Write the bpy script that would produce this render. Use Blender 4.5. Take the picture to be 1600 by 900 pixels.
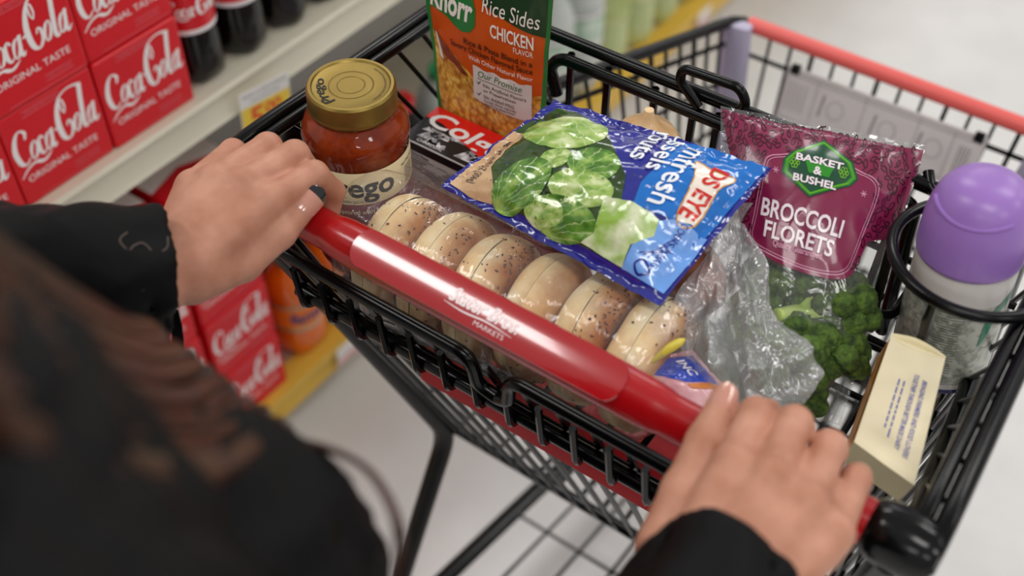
import bpy, bmesh, math, random
import numpy as np
from mathutils import Vector, Matrix, noise
PI = math.pi
V = Vector
sc = bpy.context.scene
COL = sc.collection
for o in list(bpy.data.objects):
    bpy.data.objects.remove(o)

# ------------------------------------------------------------------ camera, world, light, exposure
def Vx(t): return np.array(t, float)
cam_d = bpy.data.cameras.new('camera')
cam = bpy.data.objects.new('camera', cam_d)
COL.objects.link(cam)
cam_d.sensor_width = 36.0
cam_d.lens = 36.0 * 1793.1 / 1600.0
cam_d.clip_start = 0.02
cam_d.clip_end = 60
CAM = V((0.32475, -0.44744, 1.61965))
_r = V((0.81434531, 0.5803359, 0.0072083))      # right
_d = V((0.42502332, -0.58785637, -0.68831683))  # down
_f = V((-0.39521752, 0.56359128, -0.72537437))  # forward
cam.matrix_world = Matrix(((_r.x, -_d.x, -_f.x, CAM.x), (_r.y, -_d.y, -_f.y, CAM.y), (_r.z, -_d.z, -_f.z, CAM.z), (0, 0, 0, 1)))
cam_d.dof.use_dof = True
cam_d.dof.focus_distance = 0.945
cam_d.dof.aperture_fstop = 3.0
cam_d.dof.aperture_blades = 0
sc.camera = cam

world = bpy.data.worlds.new('store_air')
sc.world = world
world.use_nodes = True
world.node_tree.nodes['Background'].inputs['Color'].default_value = (1.0, 0.99, 0.985, 1)
world.node_tree.nodes['Background'].inputs['Strength'].default_value = 0.40

def area(name, loc, size, power, aim=(0, 0, -1), color=(1, 0.98, 0.955)):
    l = bpy.data.lights.new(name, 'AREA')
    l.shape = 'RECTANGLE'
    l.size, l.size_y = size
    l.energy = power
    l.color = color
    o = bpy.data.objects.new(name, l)
    COL.objects.link(o)
    o.location = loc
    o.rotation_euler = V(aim).to_track_quat('-Z', 'Y').to_euler()
    return o
# rows of fluorescent troffers along the aisle, 3.3 m up
for i, x in enumerate((-1.45, 0.95, 3.35)):
    for j, y in enumerate((-3.62, -0.85, 1.93, 4.72, 7.50)):
        area('ceiling_lamp', (x, y, 3.3), (1.25, 0.42), 20.5)

sc.view_settings.view_transform = 'Standard'
sc.view_settings.look = 'None'
sc.view_settings.gamma = 1.0
sc.view_settings.use_curve_mapping = False
sc.view_settings.exposure = 0.0
sc.cycles.transparent_max_bounces = 24
sc.cycles.max_bounces = 10
sc.cycles.use_denoising = True

# ------------------------------------------------------------------ materials
def hexc(h):
    h = h.lstrip('#')
    out = []
    for i in (0, 2, 4):
        c = int(h[i:i + 2], 16) / 255.0
        out.append(c / 12.92 if c <= 0.04045 else ((c + 0.055) / 1.055) ** 2.4)
    return (*out, 1.0)
MATS = {}
def nd(nt, t, **kw):
    n = nt.nodes.new(t)
    for k, v in kw.items():
        if k.startswith('i_'):
            n.inputs[k[2:].replace('_', ' ')].default_value = v
        else:
            setattr(n, k, v)
    return n
def mat(name, color, rough=0.5, metal=0.0, spec=0.5, coat=0.0, sub=0.0, var=0.0, vscale=30.0, bump=0.0, bscale=80.0, color2=None, contrast=(0.35, 0.65), coord='Object', sheen=0.0, alpha=1.0, emis=0.0):
    m = bpy.data.materials.new(name)
    m.use_nodes = True
    nt = m.node_tree
    b = nt.nodes['Principled BSDF']
    c = hexc(color) if isinstance(color, str) else color
    b.inputs['Base Color'].default_value = c
    b.inputs['Roughness'].default_value = rough
    b.inputs['Metallic'].default_value = metal
    b.inputs['Specular IOR Level'].default_value = spec
    b.inputs['Coat Weight'].default_value = coat
    b.inputs['Coat Roughness'].default_value = 0.06
    b.inputs['Alpha'].default_value = alpha
    if sub:
        b.inputs['Subsurface Weight'].default_value = sub
        b.inputs['Subsurface Radius'].default_value = (0.012, 0.005, 0.003)
        b.inputs['Subsurface Scale'].default_value = 0.5
    if sheen:
        b.inputs['Sheen Weight'].default_value = sheen
    if var or color2 or bump:
        tc = nd(nt, 'ShaderNodeTexCoord')
    if var or color2:
        n = nd(nt, 'ShaderNodeTexNoise')
        n.inputs['Scale'].default_value = vscale
        n.inputs['Detail'].default_value = 4
        nt.links.new(tc.outputs[coord], n.inputs['Vector'])
        r = nd(nt, 'ShaderNodeValToRGB')
        r.color_ramp.elements[0].position = contrast[0]
        r.color_ramp.elements[1].position = contrast[1]
        if color2:
            r.color_ramp.elements[0].color = c
            r.color_ramp.elements[1].color = hexc(color2)
        else:
            r.color_ramp.elements[0].color = tuple(x * (1 - var) for x in c[:3]) + (1,)
            r.color_ramp.elements[1].color = tuple(min(1, x * (1 + var)) for x in c[:3]) + (1,)
        nt.links.new(n.outputs['Fac'], r.inputs['Fac'])
        nt.links.new(r.outputs['Color'], b.inputs['Base Color'])
    if bump:
        n2 = nd(nt, 'ShaderNodeTexNoise')
        n2.inputs['Scale'].default_value = bscale
        n2.inputs['Detail'].default_value = 5
        nt.links.new(tc.outputs[coord], n2.inputs['Vector'])
        bp = nd(nt, 'ShaderNodeBump')
        bp.inputs['Strength'].default_value = bump
        bp.inputs['Distance'].default_value = 0.002
        nt.links.new(n2.outputs['Fac'], bp.inputs['Height'])
        nt.links.new(bp.outputs['Normal'], b.inputs['Normal'])
    MATS[name] = m
    return m
def film(name, tint=(1, 1, 1), haze=0.05, rough=0.12, ior=1.5, bump=0.5, bscale=60, stretch=(1, 1, 1), boost=1.0, hazecol=(0.9, 0.9, 0.92)):
    """thin clear plastic: see-through head-on, mirror-like at grazing angles, faint milky haze"""
    m = bpy.data.materials.new(name)
    m.use_nodes = True
    nt = m.node_tree
    nt.nodes.remove(nt.nodes['Principled BSDF'])
    out = nt.nodes['Material Output']
    tr = nd(nt, 'ShaderNodeBsdfTransparent'); tr.inputs['Color'].default_value = (*tint, 1)
    df = nd(nt, 'ShaderNodeBsdfDiffuse'); df.inputs['Color'].default_value = (*hazecol, 1)
    gl = nd(nt, 'ShaderNodeBsdfGlossy'); gl.inputs['Roughness'].default_value = rough
    mx1 = nd(nt, 'ShaderNodeMixShader'); mx1.inputs['Fac'].default_value = haze
    nt.links.new(tr.outputs[0], mx1.inputs[1]); nt.links.new(df.outputs[0], mx1.inputs[2])
    fr = nd(nt, 'ShaderNodeLayerWeight'); fr.inputs['Blend'].default_value = 0.5
    pw = nd(nt, 'ShaderNodeMath', operation='POWER'); pw.inputs[1].default_value = 4.0
    nt.links.new(fr.outputs['Facing'], pw.inputs[0])
    mul = nd(nt, 'ShaderNodeMath', operation='MULTIPLY_ADD', use_clamp=True); mul.inputs[1].default_value = 0.75; mul.inputs[2].default_value = 0.045 * boost
    nt.links.new(pw.outputs[0], mul.inputs[0])
    mx2 = nd(nt, 'ShaderNodeMixShader')
    nt.links.new(mul.outputs[0], mx2.inputs['Fac']); nt.links.new(mx1.outputs[0], mx2.inputs[1]); nt.links.new(gl.outputs[0], mx2.inputs[2])
    if bump:
        tc = nd(nt, 'ShaderNodeTexCoord'); mp = nd(nt, 'ShaderNodeMapping'); mp.inputs['Scale'].default_value = stretch
        n = nd(nt, 'ShaderNodeTexNoise'); n.inputs['Scale'].default_value = bscale; n.inputs['Detail'].default_value = 3; n.inputs['Distortion'].default_value = 1.0
        nt.links.new(tc.outputs['Object'], mp.inputs['Vector']); nt.links.new(mp.outputs[0], n.inputs['Vector'])
        bp = nd(nt, 'ShaderNodeBump'); bp.inputs['Strength'].default_value = bump; bp.inputs['Distance'].default_value = 0.004
        nt.links.new(n.outputs['Fac'], bp.inputs['Height'])
        nt.links.new(bp.outputs[0], gl.inputs['Normal']); nt.links.new(bp.outputs[0], fr.inputs['Normal'])
    nt.links.new(mx2.outputs[0], out.inputs['Surface'])
    MATS[name] = m
    return m

# ------------------------------------------------------------------ mesh builder
def tag(o, label=None, cat=None, group=None, kind=None):
    if label: o['label'] = label
    if cat: o['category'] = cat
    if group: o['group'] = group
    if kind: o['kind'] = kind
    return o
def root(name, label, cat, loc=(0, 0, 0), rot=(0, 0, 0), group=None):
    o = bpy.data.objects.new(name, None)
    o.empty_display_size = 0.05
    o.location = loc
    o.rotation_euler = rot
    COL.objects.link(o)
    return tag(o, label, cat, group)
def mw(o):
    m = Matrix.LocRotScale(o.location, o.rotation_euler, o.scale)
    return mw(o.parent) @ m if o.parent else m
def copy_tree(o, parent=None):
    c = o.copy()
    COL.objects.link(c)
    c.parent = parent
    for ch in list(o.children):
        copy_tree(ch, c)
    return c
def catmull(pts, n=8, closed=False):
    pts = [V(p) for p in pts]
    out = []
    N = len(pts)
    segs = N if closed else N - 1
    for i in range(segs):
        if closed:
            p0, p1, p2, p3 = pts[(i - 1) % N], pts[i], pts[(i + 1) % N], pts[(i + 2) % N]
        else:
            p1, p2 = pts[i], pts[i + 1]
            p0 = pts[i - 1] if i > 0 else p1 * 2 - p2
            p3 = pts[i + 2] if i + 2 < N else p2 * 2 - p1
        for k in range(n):
            t = k / n
            out.append(0.5 * ((2 * p1) + (p2 - p0) * t + (2 * p0 - 5 * p1 + 4 * p2 - p3) * t * t + (3 * p1 - p0 - 3 * p2 + p3) * t ** 3))
    if not closed:
        out.append(pts[-1])
    return out
def round_path(pts, r=0.01, n=5):
    """polyline with its corners rounded like bent wire"""
    pts = [V(p) for p in pts]
    out = [pts[0]]
    for i in range(1, len(pts) - 1):
        a, b, c = pts[i - 1], pts[i], pts[i + 1]
        d1, d2 = (a - b), (c - b)
        k = min(r, d1.length * 0.45, d2.length * 0.45)
        s, e = b + d1.normalized() * k, b + d2.normalized() * k
        for j in range(n + 1):
            t = j / n
            out.append(s * (1 - t) ** 2 + b * 2 * t * (1 - t) + e * t * t)
    out.append(pts[-1])
    return out
class MB:
    def __init__(s):
        s.v = []; s.f = []; s.m = []; s.uv = {}
    def add(s, verts, faces, mi=0, uv=None):
        o = len(s.v)
        s.v.extend(tuple(x) for x in verts)
        s.f.extend(tuple(i + o for i in f) for f in faces)
        s.m.extend([mi] * len(faces))
        if uv is not None:
            for i, u in enumerate(uv): s.uv[o + i] = u
        return s
    def tube(s, pts, r, sides=8, mi=0, closed=False, caps=True):
        pts = [V(p) for p in pts]
        n = len(pts)
        rs = r if isinstance(r, (list, tuple)) else [r] * n
        vs = []
        up = None
        for i, p in enumerate(pts):
            if closed: t = pts[(i + 1) % n] - pts[i - 1]
            else: t = pts[min(i + 1, n - 1)] - pts[max(i - 1, 0)]
            t = t.normalized() if t.length > 1e-9 else V((0, 0, 1))
            if up is None:
                a = V((0, 0, 1)) if abs(t.z) < 0.9 else V((1, 0, 0))
                up = t.cross(a).normalized()
            else:
                up = (up - t * up.dot(t))
                up = up.normalized() if up.length > 1e-6 else t.orthogonal().normalized()
            b = t.cross(up)
            for k in range(sides):
                a = 2 * PI * k / sides
                vs.append(p + (up * math.cos(a) + b * math.sin(a)) * rs[i])
        fs = []
        for i in range(n if closed else n - 1):
            j = (i + 1) % n
            for k in range(sides):
                k2 = (k + 1) % sides
                fs.append((i * sides + k, i * sides + k2, j * sides + k2, j * sides + k))
        if caps and not closed:
            fs.append(tuple(range(sides - 1, -1, -1)))
            fs.append(tuple((n - 1) * sides + k for k in range(sides)))
        return s.add(vs, fs, mi)
    def rings(s, rings, mi=0, caps=True, closed=False):
        """loft through equal-sized rings of points"""
        k = len(rings[0]); vs = [p for r in rings for p in r]; fs = []
        n = len(rings)
        for i in range(n if closed else n - 1):
            j = (i + 1) % n
            for a in range(k):
                b = (a + 1) % k
                fs.append((i * k + a, i * k + b, j * k + b, j * k + a))
        if caps and not closed:
            fs.append(tuple(range(k - 1, -1, -1))); fs.append(tuple((n - 1) * k + a for a in range(k)))
        return s.add(vs, fs, mi)
    def lathe(s, prof, axis_o=(0, 0, 0), sides=48, mi=0, caps=True, wob=None):
        o = V(axis_o); rings = []
        for (r, z) in prof:
            ring = []
            for k in range(sides):
                a = 2 * PI * k / sides
                rr = wob(r, z, a) if wob else r
                ring.append(o + V((rr * math.cos(a), rr * math.sin(a), z)))
            rings.append(ring)
        return s.rings(rings, mi, caps)
    def box(s, lo, hi, mi=0, bev=0.0, mtx=None):
        lo, hi = V(lo), V(hi)
        bm = bmesh.new()
        bmesh.ops.create_cube(bm, size=1)
        c, d = (lo + hi) / 2, hi - lo
        for v in bm.verts: v.co = V((c.x + v.co.x * d.x, c.y + v.co.y * d.y, c.z + v.co.z * d.z))
        if bev: bmesh.ops.bevel(bm, geom=list(bm.edges), offset=bev, segments=3, affect='EDGES', profile=0.5)
        bm.verts.index_update()
        vs = [(mtx @ v.co) if mtx else v.co.copy() for v in bm.verts]
        fs = [tuple(v.index for v in f.verts) for f in bm.faces]
        bm.free()
        return s.add(vs, fs, mi)
    def grid(s, fn, nu, nv, mi=0, flip=False, uv=False):
        vs = [fn(i / nu, j / nv) for i in range(nu + 1) for j in range(nv + 1)]
        fs = []
        for i in range(nu):
            for j in range(nv):
                a = i * (nv + 1) + j
                q = (a, a + nv + 1, a + nv + 2, a + 1)
                fs.append(q[::-1] if flip else q)
        uvs = [(i / nu, j / nv) for i in range(nu + 1) for j in range(nv + 1)] if uv else None
        return s.add(vs, fs, mi, uvs)
    def flat(s, verts2, faces, fn, mi=0, maxedge=None, uvfn=None):
        """2-D print (text or shape) laid onto the surface fn(a, b)"""
        bm = bmesh.new()
        bv = [bm.verts.new((x, y, 0)) for x, y in verts2]
        for f in faces:
            try: bm.faces.new([bv[i] for i in f])
            except ValueError: pass
        if maxedge:
            bmesh.ops.triangulate(bm, faces=list(bm.faces))
            for it in range(7):
                es = [e for e in bm.edges if e.calc_length() > maxedge]
                if not es: break
                bmesh.ops.subdivide_edges(bm, edges=es, cuts=1)
                bmesh.ops.triangulate(bm, faces=[f for f in bm.faces if len(f.verts) > 3])
        bm.verts.index_update()
        vs = [fn(v.co.x, v.co.y) for v in bm.verts]
        uvs = [uvfn(v.co.x, v.co.y) for v in bm.verts] if uvfn else None
        fs = [tuple(v.index for v in f.verts) for f in bm.faces]
        bm.free()
        return s.add(vs, fs, mi, uvs)
    def build(s, name, mats, parent=None, smooth=True, label=None, sharp=None):
        me = bpy.data.meshes.new(name)
        inv = mw(parent).inverted() if parent else None
        vs = [inv @ V(v) for v in s.v] if inv else s.v
        me.from_pydata([tuple(v) for v in vs], [], s.f)
        for m in (mats if isinstance(mats, (list, tuple)) else [mats]):
            me.materials.append(MATS[m] if isinstance(m, str) else m)
        me.polygons.foreach_set('material_index', s.m)
        if s.uv:
            l = me.uv_layers.new(name='art')
            for lp in me.loops:
                l.data[lp.index].uv = s.uv.get(lp.vertex_index, (0, 0))
        me.validate()
        if smooth:
            me.polygons.foreach_set('use_smooth', [True] * len(me.polygons))
            try: me.set_sharp_from_angle(angle=sharp if sharp else math.radians(38))
            except Exception: pass
        me.update()
        o = bpy.data.objects.new(name, me)
        COL.objects.link(o)
        if parent: o.parent = parent
        if label: o['label'] = label
        return o

# ------------------------------------------------------------------ lettering
_tc = {}
def text2d(txt, size=1.0, bold=0.0, shear=0.0, sx=1.0, align='LEFT', spacing=1.0):
    key = (txt, bold, shear, spacing)
    if key not in _tc:
        cu = bpy.data.curves.new('lettering', 'FONT')
        cu.body = txt; cu.size = 1.0; cu.offset = bold; cu.shear = shear; cu.space_character = spacing; cu.resolution_u = 3
        o = bpy.data.objects.new('lettering', cu)
        COL.objects.link(o)
        dg = bpy.context.evaluated_depsgraph_get()
        me = bpy.data.meshes.new_from_object(o.evaluated_get(dg))
        vs = [(v.co.x, v.co.y) for v in me.vertices]
        fs = [tuple(p.vertices) for p in me.polygons]
        bpy.data.objects.remove(o); bpy.data.curves.remove(cu); bpy.data.meshes.remove(me)
        _tc[key] = (vs, fs)
    vs, fs = _tc[key]
    if not vs: return [], [], 0
    x0, x1 = min(v[0] for v in vs), max(v[0] for v in vs)
    off = {'LEFT': x0, 'CENTER': (x0 + x1) / 2, 'RIGHT': x1}[align]
    return [((x - off) * size * sx, y * size) for x, y in vs], fs, (x1 - x0) * size * sx
def put_text(mb, txt, fn, a, b, size, mi, width=None, rot=0.0, align='CENTER', maxedge=None, **kw):
    """letters of cap height ~0.7*size with baseline at (a, b); width squeezes the line to that length"""
    vs, fs, w = text2d(txt, size, align=align, **kw)
    if not vs: return
    k = width / w if width else 1.0
    c, s_ = math.cos(rot), math.sin(rot)
    vs = [(a + (x * k) * c - y * s_, b + (x * k) * s_ + y * c) for x, y in vs]
    mb.flat(vs, fs, fn, mi, maxedge)
def poly(mb, pts, fn, mi, maxedge=None, uvfn=None):
    """filled outline"""
    pts = list(pts)
    from mathutils.geometry import tessellate_polygon
    tris = tessellate_polygon([[V((p[0], p[1], 0)) for p in pts]])
    ar = 0
    fs = []
    for t in tris:
        (ax, ay), (bx, by), (cx, cy) = pts[t[0]][:2], pts[t[1]][:2], pts[t[2]][:2]
        fs.append(t if (bx - ax) * (cy - ay) - (by - ay) * (cx - ax) > 0 else t[::-1])
    mb.flat([p[:2] for p in pts], fs, fn, mi, maxedge, uvfn)
def ribbon(mb, pts, w, fn, mi, closed=False, n=6, maxedge=None):
    """pen stroke of varying width"""
    N = len(pts)
    ws = w if isinstance(w, (list, tuple)) else [w] * N
    p3 = [V((p[0], p[1], ws[i])) for i, p in enumerate(pts)]
    c = catmull(p3, n, closed) if n > 1 else p3
    M = len(c); vs = []
    for i, p in enumerate(c):
        t = (c[(i + 1) % M] - c[i - 1]) if closed else (c[min(i + 1, M - 1)] - c[max(i - 1, 0)])
        t = V((t.x, t.y)); t = t.normalized() if t.length else V((1, 0))
        nx, ny = -t.y, t.x
        h = max(p.z, 1e-5) / 2
        vs += [(p.x + nx * h, p.y + ny * h), (p.x - nx * h, p.y - ny * h)]
    fs = []
    for i in range(M if closed else M - 1):
        j = (i + 1) % M
        fs.append((2 * i, 2 * i + 1, 2 * j + 1, 2 * j))
    mb.flat(vs, fs, fn, mi, maxedge)
def ell(cx, cy, rx, ry, rot=0.0, n=28):
    c, s_ = math.cos(rot), math.sin(rot)
    return [(cx + rx * math.cos(2 * PI * k / n) * c - ry * math.sin(2 * PI * k / n) * s_, cy + rx * math.cos(2 * PI * k / n) * s_ + ry * math.sin(2 * PI * k / n) * c) for k in range(n)]
def plane_fn(o, ex, ey, lift=0.0003):
    o, ex, ey = V(o), V(ex), V(ey)
    nn = ex.cross(ey).normalized() * lift
    return lambda a, b: o + ex * a + ey * b + nn
def fbm(p, sc_=1.0, seed=0.0):
    return noise.fractal(V((p[0] * sc_ + seed, p[1] * sc_ + seed * 1.7, p[2] * sc_ - seed)), 1.0, 2.0, 3)
# ------------------------------------------------------------------ floor
mat('vinyl', '#d9d7d5', rough=0.30, spec=0.45, var=0.035, vscale=9, bump=0.03, bscale=40)
nt = MATS['vinyl'].node_tree
fl = MB(); fl.box((-1.35, -3.5, -0.02), (5.0, 9.0, 0.0))
o = fl.build('floor', 'vinyl', smooth=False); tag(o, 'pale grey polished vinyl store floor', 'floor', kind='structure')

# ------------------------------------------------------------------ store shelf
mat('cream_metal', '#d9d2bd', rough=0.35, spec=0.5)
mat('shelf_top', '#cfc8b4', rough=0.4)
mat('yellow_strip', '#e0b545', rough=0.35, var=0.05, vscale=15)
mat('white_panel', '#d9d7d3', rough=0.6)
mat('gap_dark', '#2b2723', rough=0.7)
SH = root('store_shelf', 'cream metal store shelf with a yellow bottom strip, stocked with soda', 'shelf', (-0.9, 1.0, 0))
Y0, Y1 = -1.2, 4.2
b = MB(); b.box((-1.20, Y0, 0.0), (-1.17, Y1, 2.0)); b.build('back_panel', 'white_panel', SH, smooth=False)
b = MB(); b.box((-1.17, Y0, 0.0), (-0.70, Y1, 0.118), bev=0.003); b.build('base_deck', 'shelf_top', SH)
b = MB()
b.rings([[V((x, y, z)) for x, z in ((-0.70, 0.052), (-0.668, 0.052), (-0.662, 0.058), (-0.667, 0.098), (-0.655, 0.104), (-0.655, 0.124), (-0.70, 0.124))] for y in (Y0, -0.01, 1.21, 2.43, Y1)])
b.build('bottom_strip', 'yellow_strip', SH)
b = MB()
for y in (-0.01, 1.21, 2.43):
    b = MB(); b.box((-0.662, y - 0.002, 0.056), (-0.6545, y + 0.002, 0.124)); b.build('strip_joint', 'gap_dark', SH, smooth=False)
b = MB(); b.box((-1.17, Y0, 0.722), (-0.655, Y1, 0.740), bev=0.002); b.build('shelf_board', 'shelf_top', SH)
b = MB()
b.rings([[V((x, y, z)) for x, z in ((-0.668, 0.741), (-0.652, 0.741), (-0.648, 0.736), (-0.652, 0.729), (-0.650, 0.703), (-0.645, 0.697), (-0.650, 0.693), (-0.668, 0.695))] for y in (Y0, 0.30, 0.301, 1.21, Y1)])
b.build('price_channel', 'cream_metal', SH)
for y in (-0.62, 0.60, 1.82):
    b = MB(); b.box((-1.17, y - 0.012, 0.66), (-0.72, y + 0.012, 0.722), bev=0.002); b.build('shelf_bracket', 'cream_metal', SH)

# ------------------------------------------------------------------ red soda cartons
mat('soda_red', '#d8091c', rough=0.38, spec=0.5, var=0.03, vscale=14)
mat('soda_red_dark', '#b00a1a', rough=0.45)
mat('print_white', '#f6f1ef', rough=0.45)
mat('print_pink', '#e66a74', rough=0.45)
def script_logo(mb, fn, x0, y0, W, H, mi, first=True):
    f = lambda x, y: fn(x0 + x * W, y0 + y * H)
    def st(p, w, closed=False): ribbon(mb, p, w, f, mi, closed, 5)
    if first:
        st([(.17, .52), (.185, .66), (.13, .74), (.07, .62), (.035, .36), (.055, .10), (.105, .02), (.165, .12)], [.02, .035, .03, .045, .055, .05, .035, .01])
    st(ell(.225, .22, .034, .18, -.12, 12), [.03, .022, .018, .022, .03, .036, .03, .022, .018, .022, .03, .036], True)
    st([(.345, .34), (.325, .42), (.29, .33), (.283, .13), (.31, .03), (.352, .12)], [.03, .02, .038, .042, .028, .01])
    st(ell(.395, .22, .032, .18, -.12, 12), [.03, .022, .018, .022, .03, .036, .03, .022, .018, .022, .03, .036], True)
    st([(.452, .44), (.430, .16), (.440, .03), (.470, .11)], [.036, .04, .03, .01])
    st([(.482, .33), (.515, .37)], [.03, .03])
    st([(.635, .56), (.655, .68), (.645, .84), (.618, .86), (.612, .70), (.628, .58)], [.014, .02, .02, .018, .02, .014])
    st([(.86, .96), (.78, 1.0), (.70, .99), (.63, .92), (.575, .74), (.540, .42), (.556, .10), (.612, .01), (.668, .14), (.672, .32), (.645, .38), (.622, .28)], [.05, .035, .03, .03, .045, .06, .055, .04, .035, .03, .022, .016])
    st(ell(.735, .23, .032, .18, -.12, 12), [.03, .022, .018, .022, .03, .036, .03, .022, .018, .022, .03, .036], True)
    st([(.868, .97), (.835, .60), (.805, .14), (.823, .03), (.858, .12)], [.05, .05, .046, .03, .01])
    st(ell(.900, .23, .030, .18, -.12, 12), [.03, .022, .018, .022, .03, .036, .03, .022, .018, .022, .03, .036], True)
    st([(.955, .46), (.930, .16), (.942, .03), (.985, .13)], [.036, .04, .03, .012])
    st([(.01, -.22), (.10, -.08), (.20, -.03), (.29, -.10), (.40, .01)], [.012, .03, .05, .055, .004])
BW, BH, BD = 0.127, 0.1215, 0.40
def soda_carton():
    r = root('soda_carton', 'x', 'carton')
    b = MB(); b.box((-BD, 0, 0), (0, BW - 0.002, BH - 0.001), 0, 0.004)
    fn = plane_fn((0.0, 0, 0), (0, 1, 0), (0, 0, 1), 0.0004)
    script_logo(b, fn, 0.004, 0.052, 0.117, 0.060, 1)
    put_text(b, 'ORIGINAL TASTE', fn, 0.060, 0.0300, 0.0120, 1, width=0.096)
    for (a0, b0, a1, b1) in ((0.070, 0.0125, 0.106, 0.0200), (0.030, 0.1085, 0.080, 0.1155)):
        ribbon(b, [(a0, b0), (a1, b0), (a1, b1), (a0, b1)], 0.0009, fn, 2, True, 1)
    put_text(b, '12 PACK 12 FL OZ CANS', fn, 0.088, 0.0145, 0.0058, 2, width=0.031)
    put_text(b, 'PLEASE RECYCLE', fn, 0.055, 0.1105, 0.0052, 2, width=0.042)
    ribbon(b, [(0.02, 0.0065), (0.118, 0.0065)], 0.0008, fn, 2, False, 1)
    # white wave on the top and the end flap lines
    ft = plane_fn((-BD, 0, BH - 0.001), (1, 0, 0), (0, 1, 0), 0.0004)
    poly(b, [(0.30, 0.001), (0.36, 0.001), (0.345, 0.06), (0.37, 0.124), (0.29, 0.124), (0.28, 0.07)], ft, 1)
    b.build('carton_body', ['soda_red', 'print_white', 'print_pink'], r, smooth=False)
    return r
X_UP, X_LO = -0.664, -0.672
lab = {(0, 0): 'red soda carton on the upper shelf touching the cola bottles, bottom layer',
       (0, 1): 'red soda carton on the top layer beside the first cola bottle',
       (1, 0): 'red soda carton on the upper shelf, second from the cola bottles, bottom layer',
       (1, 1): 'red soda carton with a full script logo, top layer at the upper left',
       (2, 0): 'red soda carton at the left edge of the photo, bottom layer of the upper shelf',
       (2, 1): 'red soda carton stacked at the far left end of the top layer'}
proto = soda_carton(); first = True
def place(x, y, z, label, group):
    global first
    r = proto if first else copy_tree(proto)
    first = False
    r.location = (x, y, z); r['label'] = label; r['group'] = group
    return r
for c in range(3):
    for l in range(2):
        place(X_UP - 0.002 * ((c + l) % 2), 0.272 - BW * (c + 1), 0.7405 + l * BH, lab[(c, l)], 'soda cartons stacked on the upper shelf')
rown = ['bottom', 'second', 'third', 'top']
coln = ['right-hand column beside the orange soda', 'second column from the orange soda', 'third column from the orange soda', 'fourth column from the orange soda']
for c in range(4):
    for l in range(4):
        place(X_LO - 0.003 * ((c * 2 + l) % 3), 0.338 - (BW + 0.011) * (c + 1), 0.1185 + l * BH, 'red soda carton on the lower shelf, %s layer, %s' % (rown[l], coln[c]), 'soda cartons stacked on the lower shelf')

# ------------------------------------------------------------------ bottles
mat('cola', '#0c0403', rough=0.12, spec=0.35, coat=0.1)
mat('label_red', '#d21222', rough=0.3, var=0.05, vscale=20)
mat('label_band', '#e9dfe0', rough=0.35)
mat('cap_red', '#c8101e', rough=0.35)
mat('orange_soda', '#e2690c', rough=0.10, spec=0.6, coat=0.5, var=0.12, vscale=10)
mat('label_orange', '#f28b2c', rough=0.3, color2='#e06a14', vscale=18)
mat('label_blue', '#2a2f77', rough=0.4)
mat('cap_green', '#1d8a52', rough=0.35)
mat('lime_soda', '#b6c183', rough=0.10, spec=0.6, coat=0.5, var=0.10, vscale=8)
mat('clear_soda', '#b7bcb6', rough=0.10, spec=0.6, coat=0.5, var=0.12, vscale=9)
mat('label_green', '#2f7d57', rough=0.35, color2='#cfdccc', vscale=12)
mat('label_yellow', '#d8d9a8', rough=0.35, color2='#9fae5a', vscale=14)
mat('ruby_soda', '#6b1018', rough=0.12, spec=0.6, coat=0.5)
def bottle(name, label, cat, r, h, liquid, lab_m, band_m, cap_m, lz=(0.42, 0.68), logo=None):
    R = root(name, label, cat)
    def wob(rr, z, a):
        if z < r * 0.55 and rr > r * 0.2:
            k = (1 - z / (r * 0.55))
            return rr * (1 - 0.17 * k * (0.5 + 0.5 * math.cos(5 * a)) )
        return rr
    pr = [(0.001, 0.006), (r * 0.35, 0.004), (r * 0.62, 0.0), (r * 0.80, 0.004), (r * 0.93, r * 0.25), (r, r * 0.65), (r * 1.0, h * 0.26), (r * 0.94, h * 0.36), (r * 0.95, lz[0] * h), (r * 0.95, lz[1] * h), (r * 1.0, lz[1] * h + h * 0.02), (r * 0.96, h * 0.76), (r * 0.72, h * 0.86), (r * 0.42, h * 0.93), (r * 0.37, h * 0.95), (r * 0.37, h * 0.985)]
    b = MB(); b.lathe(pr, sides=40, wob=wob); b.build('bottle_body', liquid, R, sharp=1.2)
    b = MB(); l0, l1 = lz[0] * h, lz[1] * h; rl = r * 0.975
    b.lathe([(r * 0.94, l0), (rl, l0 + 0.0005), (rl, l0 + h * 0.03)], sides=40, mi=1, caps=False)
    b.lathe([(rl, l0 + h * 0.03), (rl, l1 - h * 0.02)], sides=40, mi=0, caps=False)
    b.lathe([(rl, l1 - h * 0.02), (rl, l1 - 0.0005), (r * 0.94, l1)], sides=40, mi=1, caps=False)
    mats = [lab_m, band_m]
    if logo:
        fn = lambda a, c: V(((rl + 0.0005) * math.cos(a / rl - 0.3), (rl + 0.0005) * math.sin(a / rl - 0.3), c))
        if logo == 'script': script_logo(b, fn, -rl * 1.1, l0 + (l1 - l0) * 0.36, rl * 2.2, (l1 - l0) * 0.46, 2); mats.append('print_white')
        else: put_text(b, logo, fn, 0, l0 + (l1 - l0) * 0.35, (l1 - l0) * 0.55, 2, bold=0.03); mats.append('label_blue')
    b.build('label', mats, R)
    b = MB()
    rc = r * 0.43
    b.lathe([(rc, h * 0.945), (rc, h * 0.995), (rc * 0.92, h), (0.001, h)], sides=36, wob=lambda rr, z, a: rr * (1 + 0.02 * math.cos(18 * a)))
    b.build('cap', cap_m, R)
    return R
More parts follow.
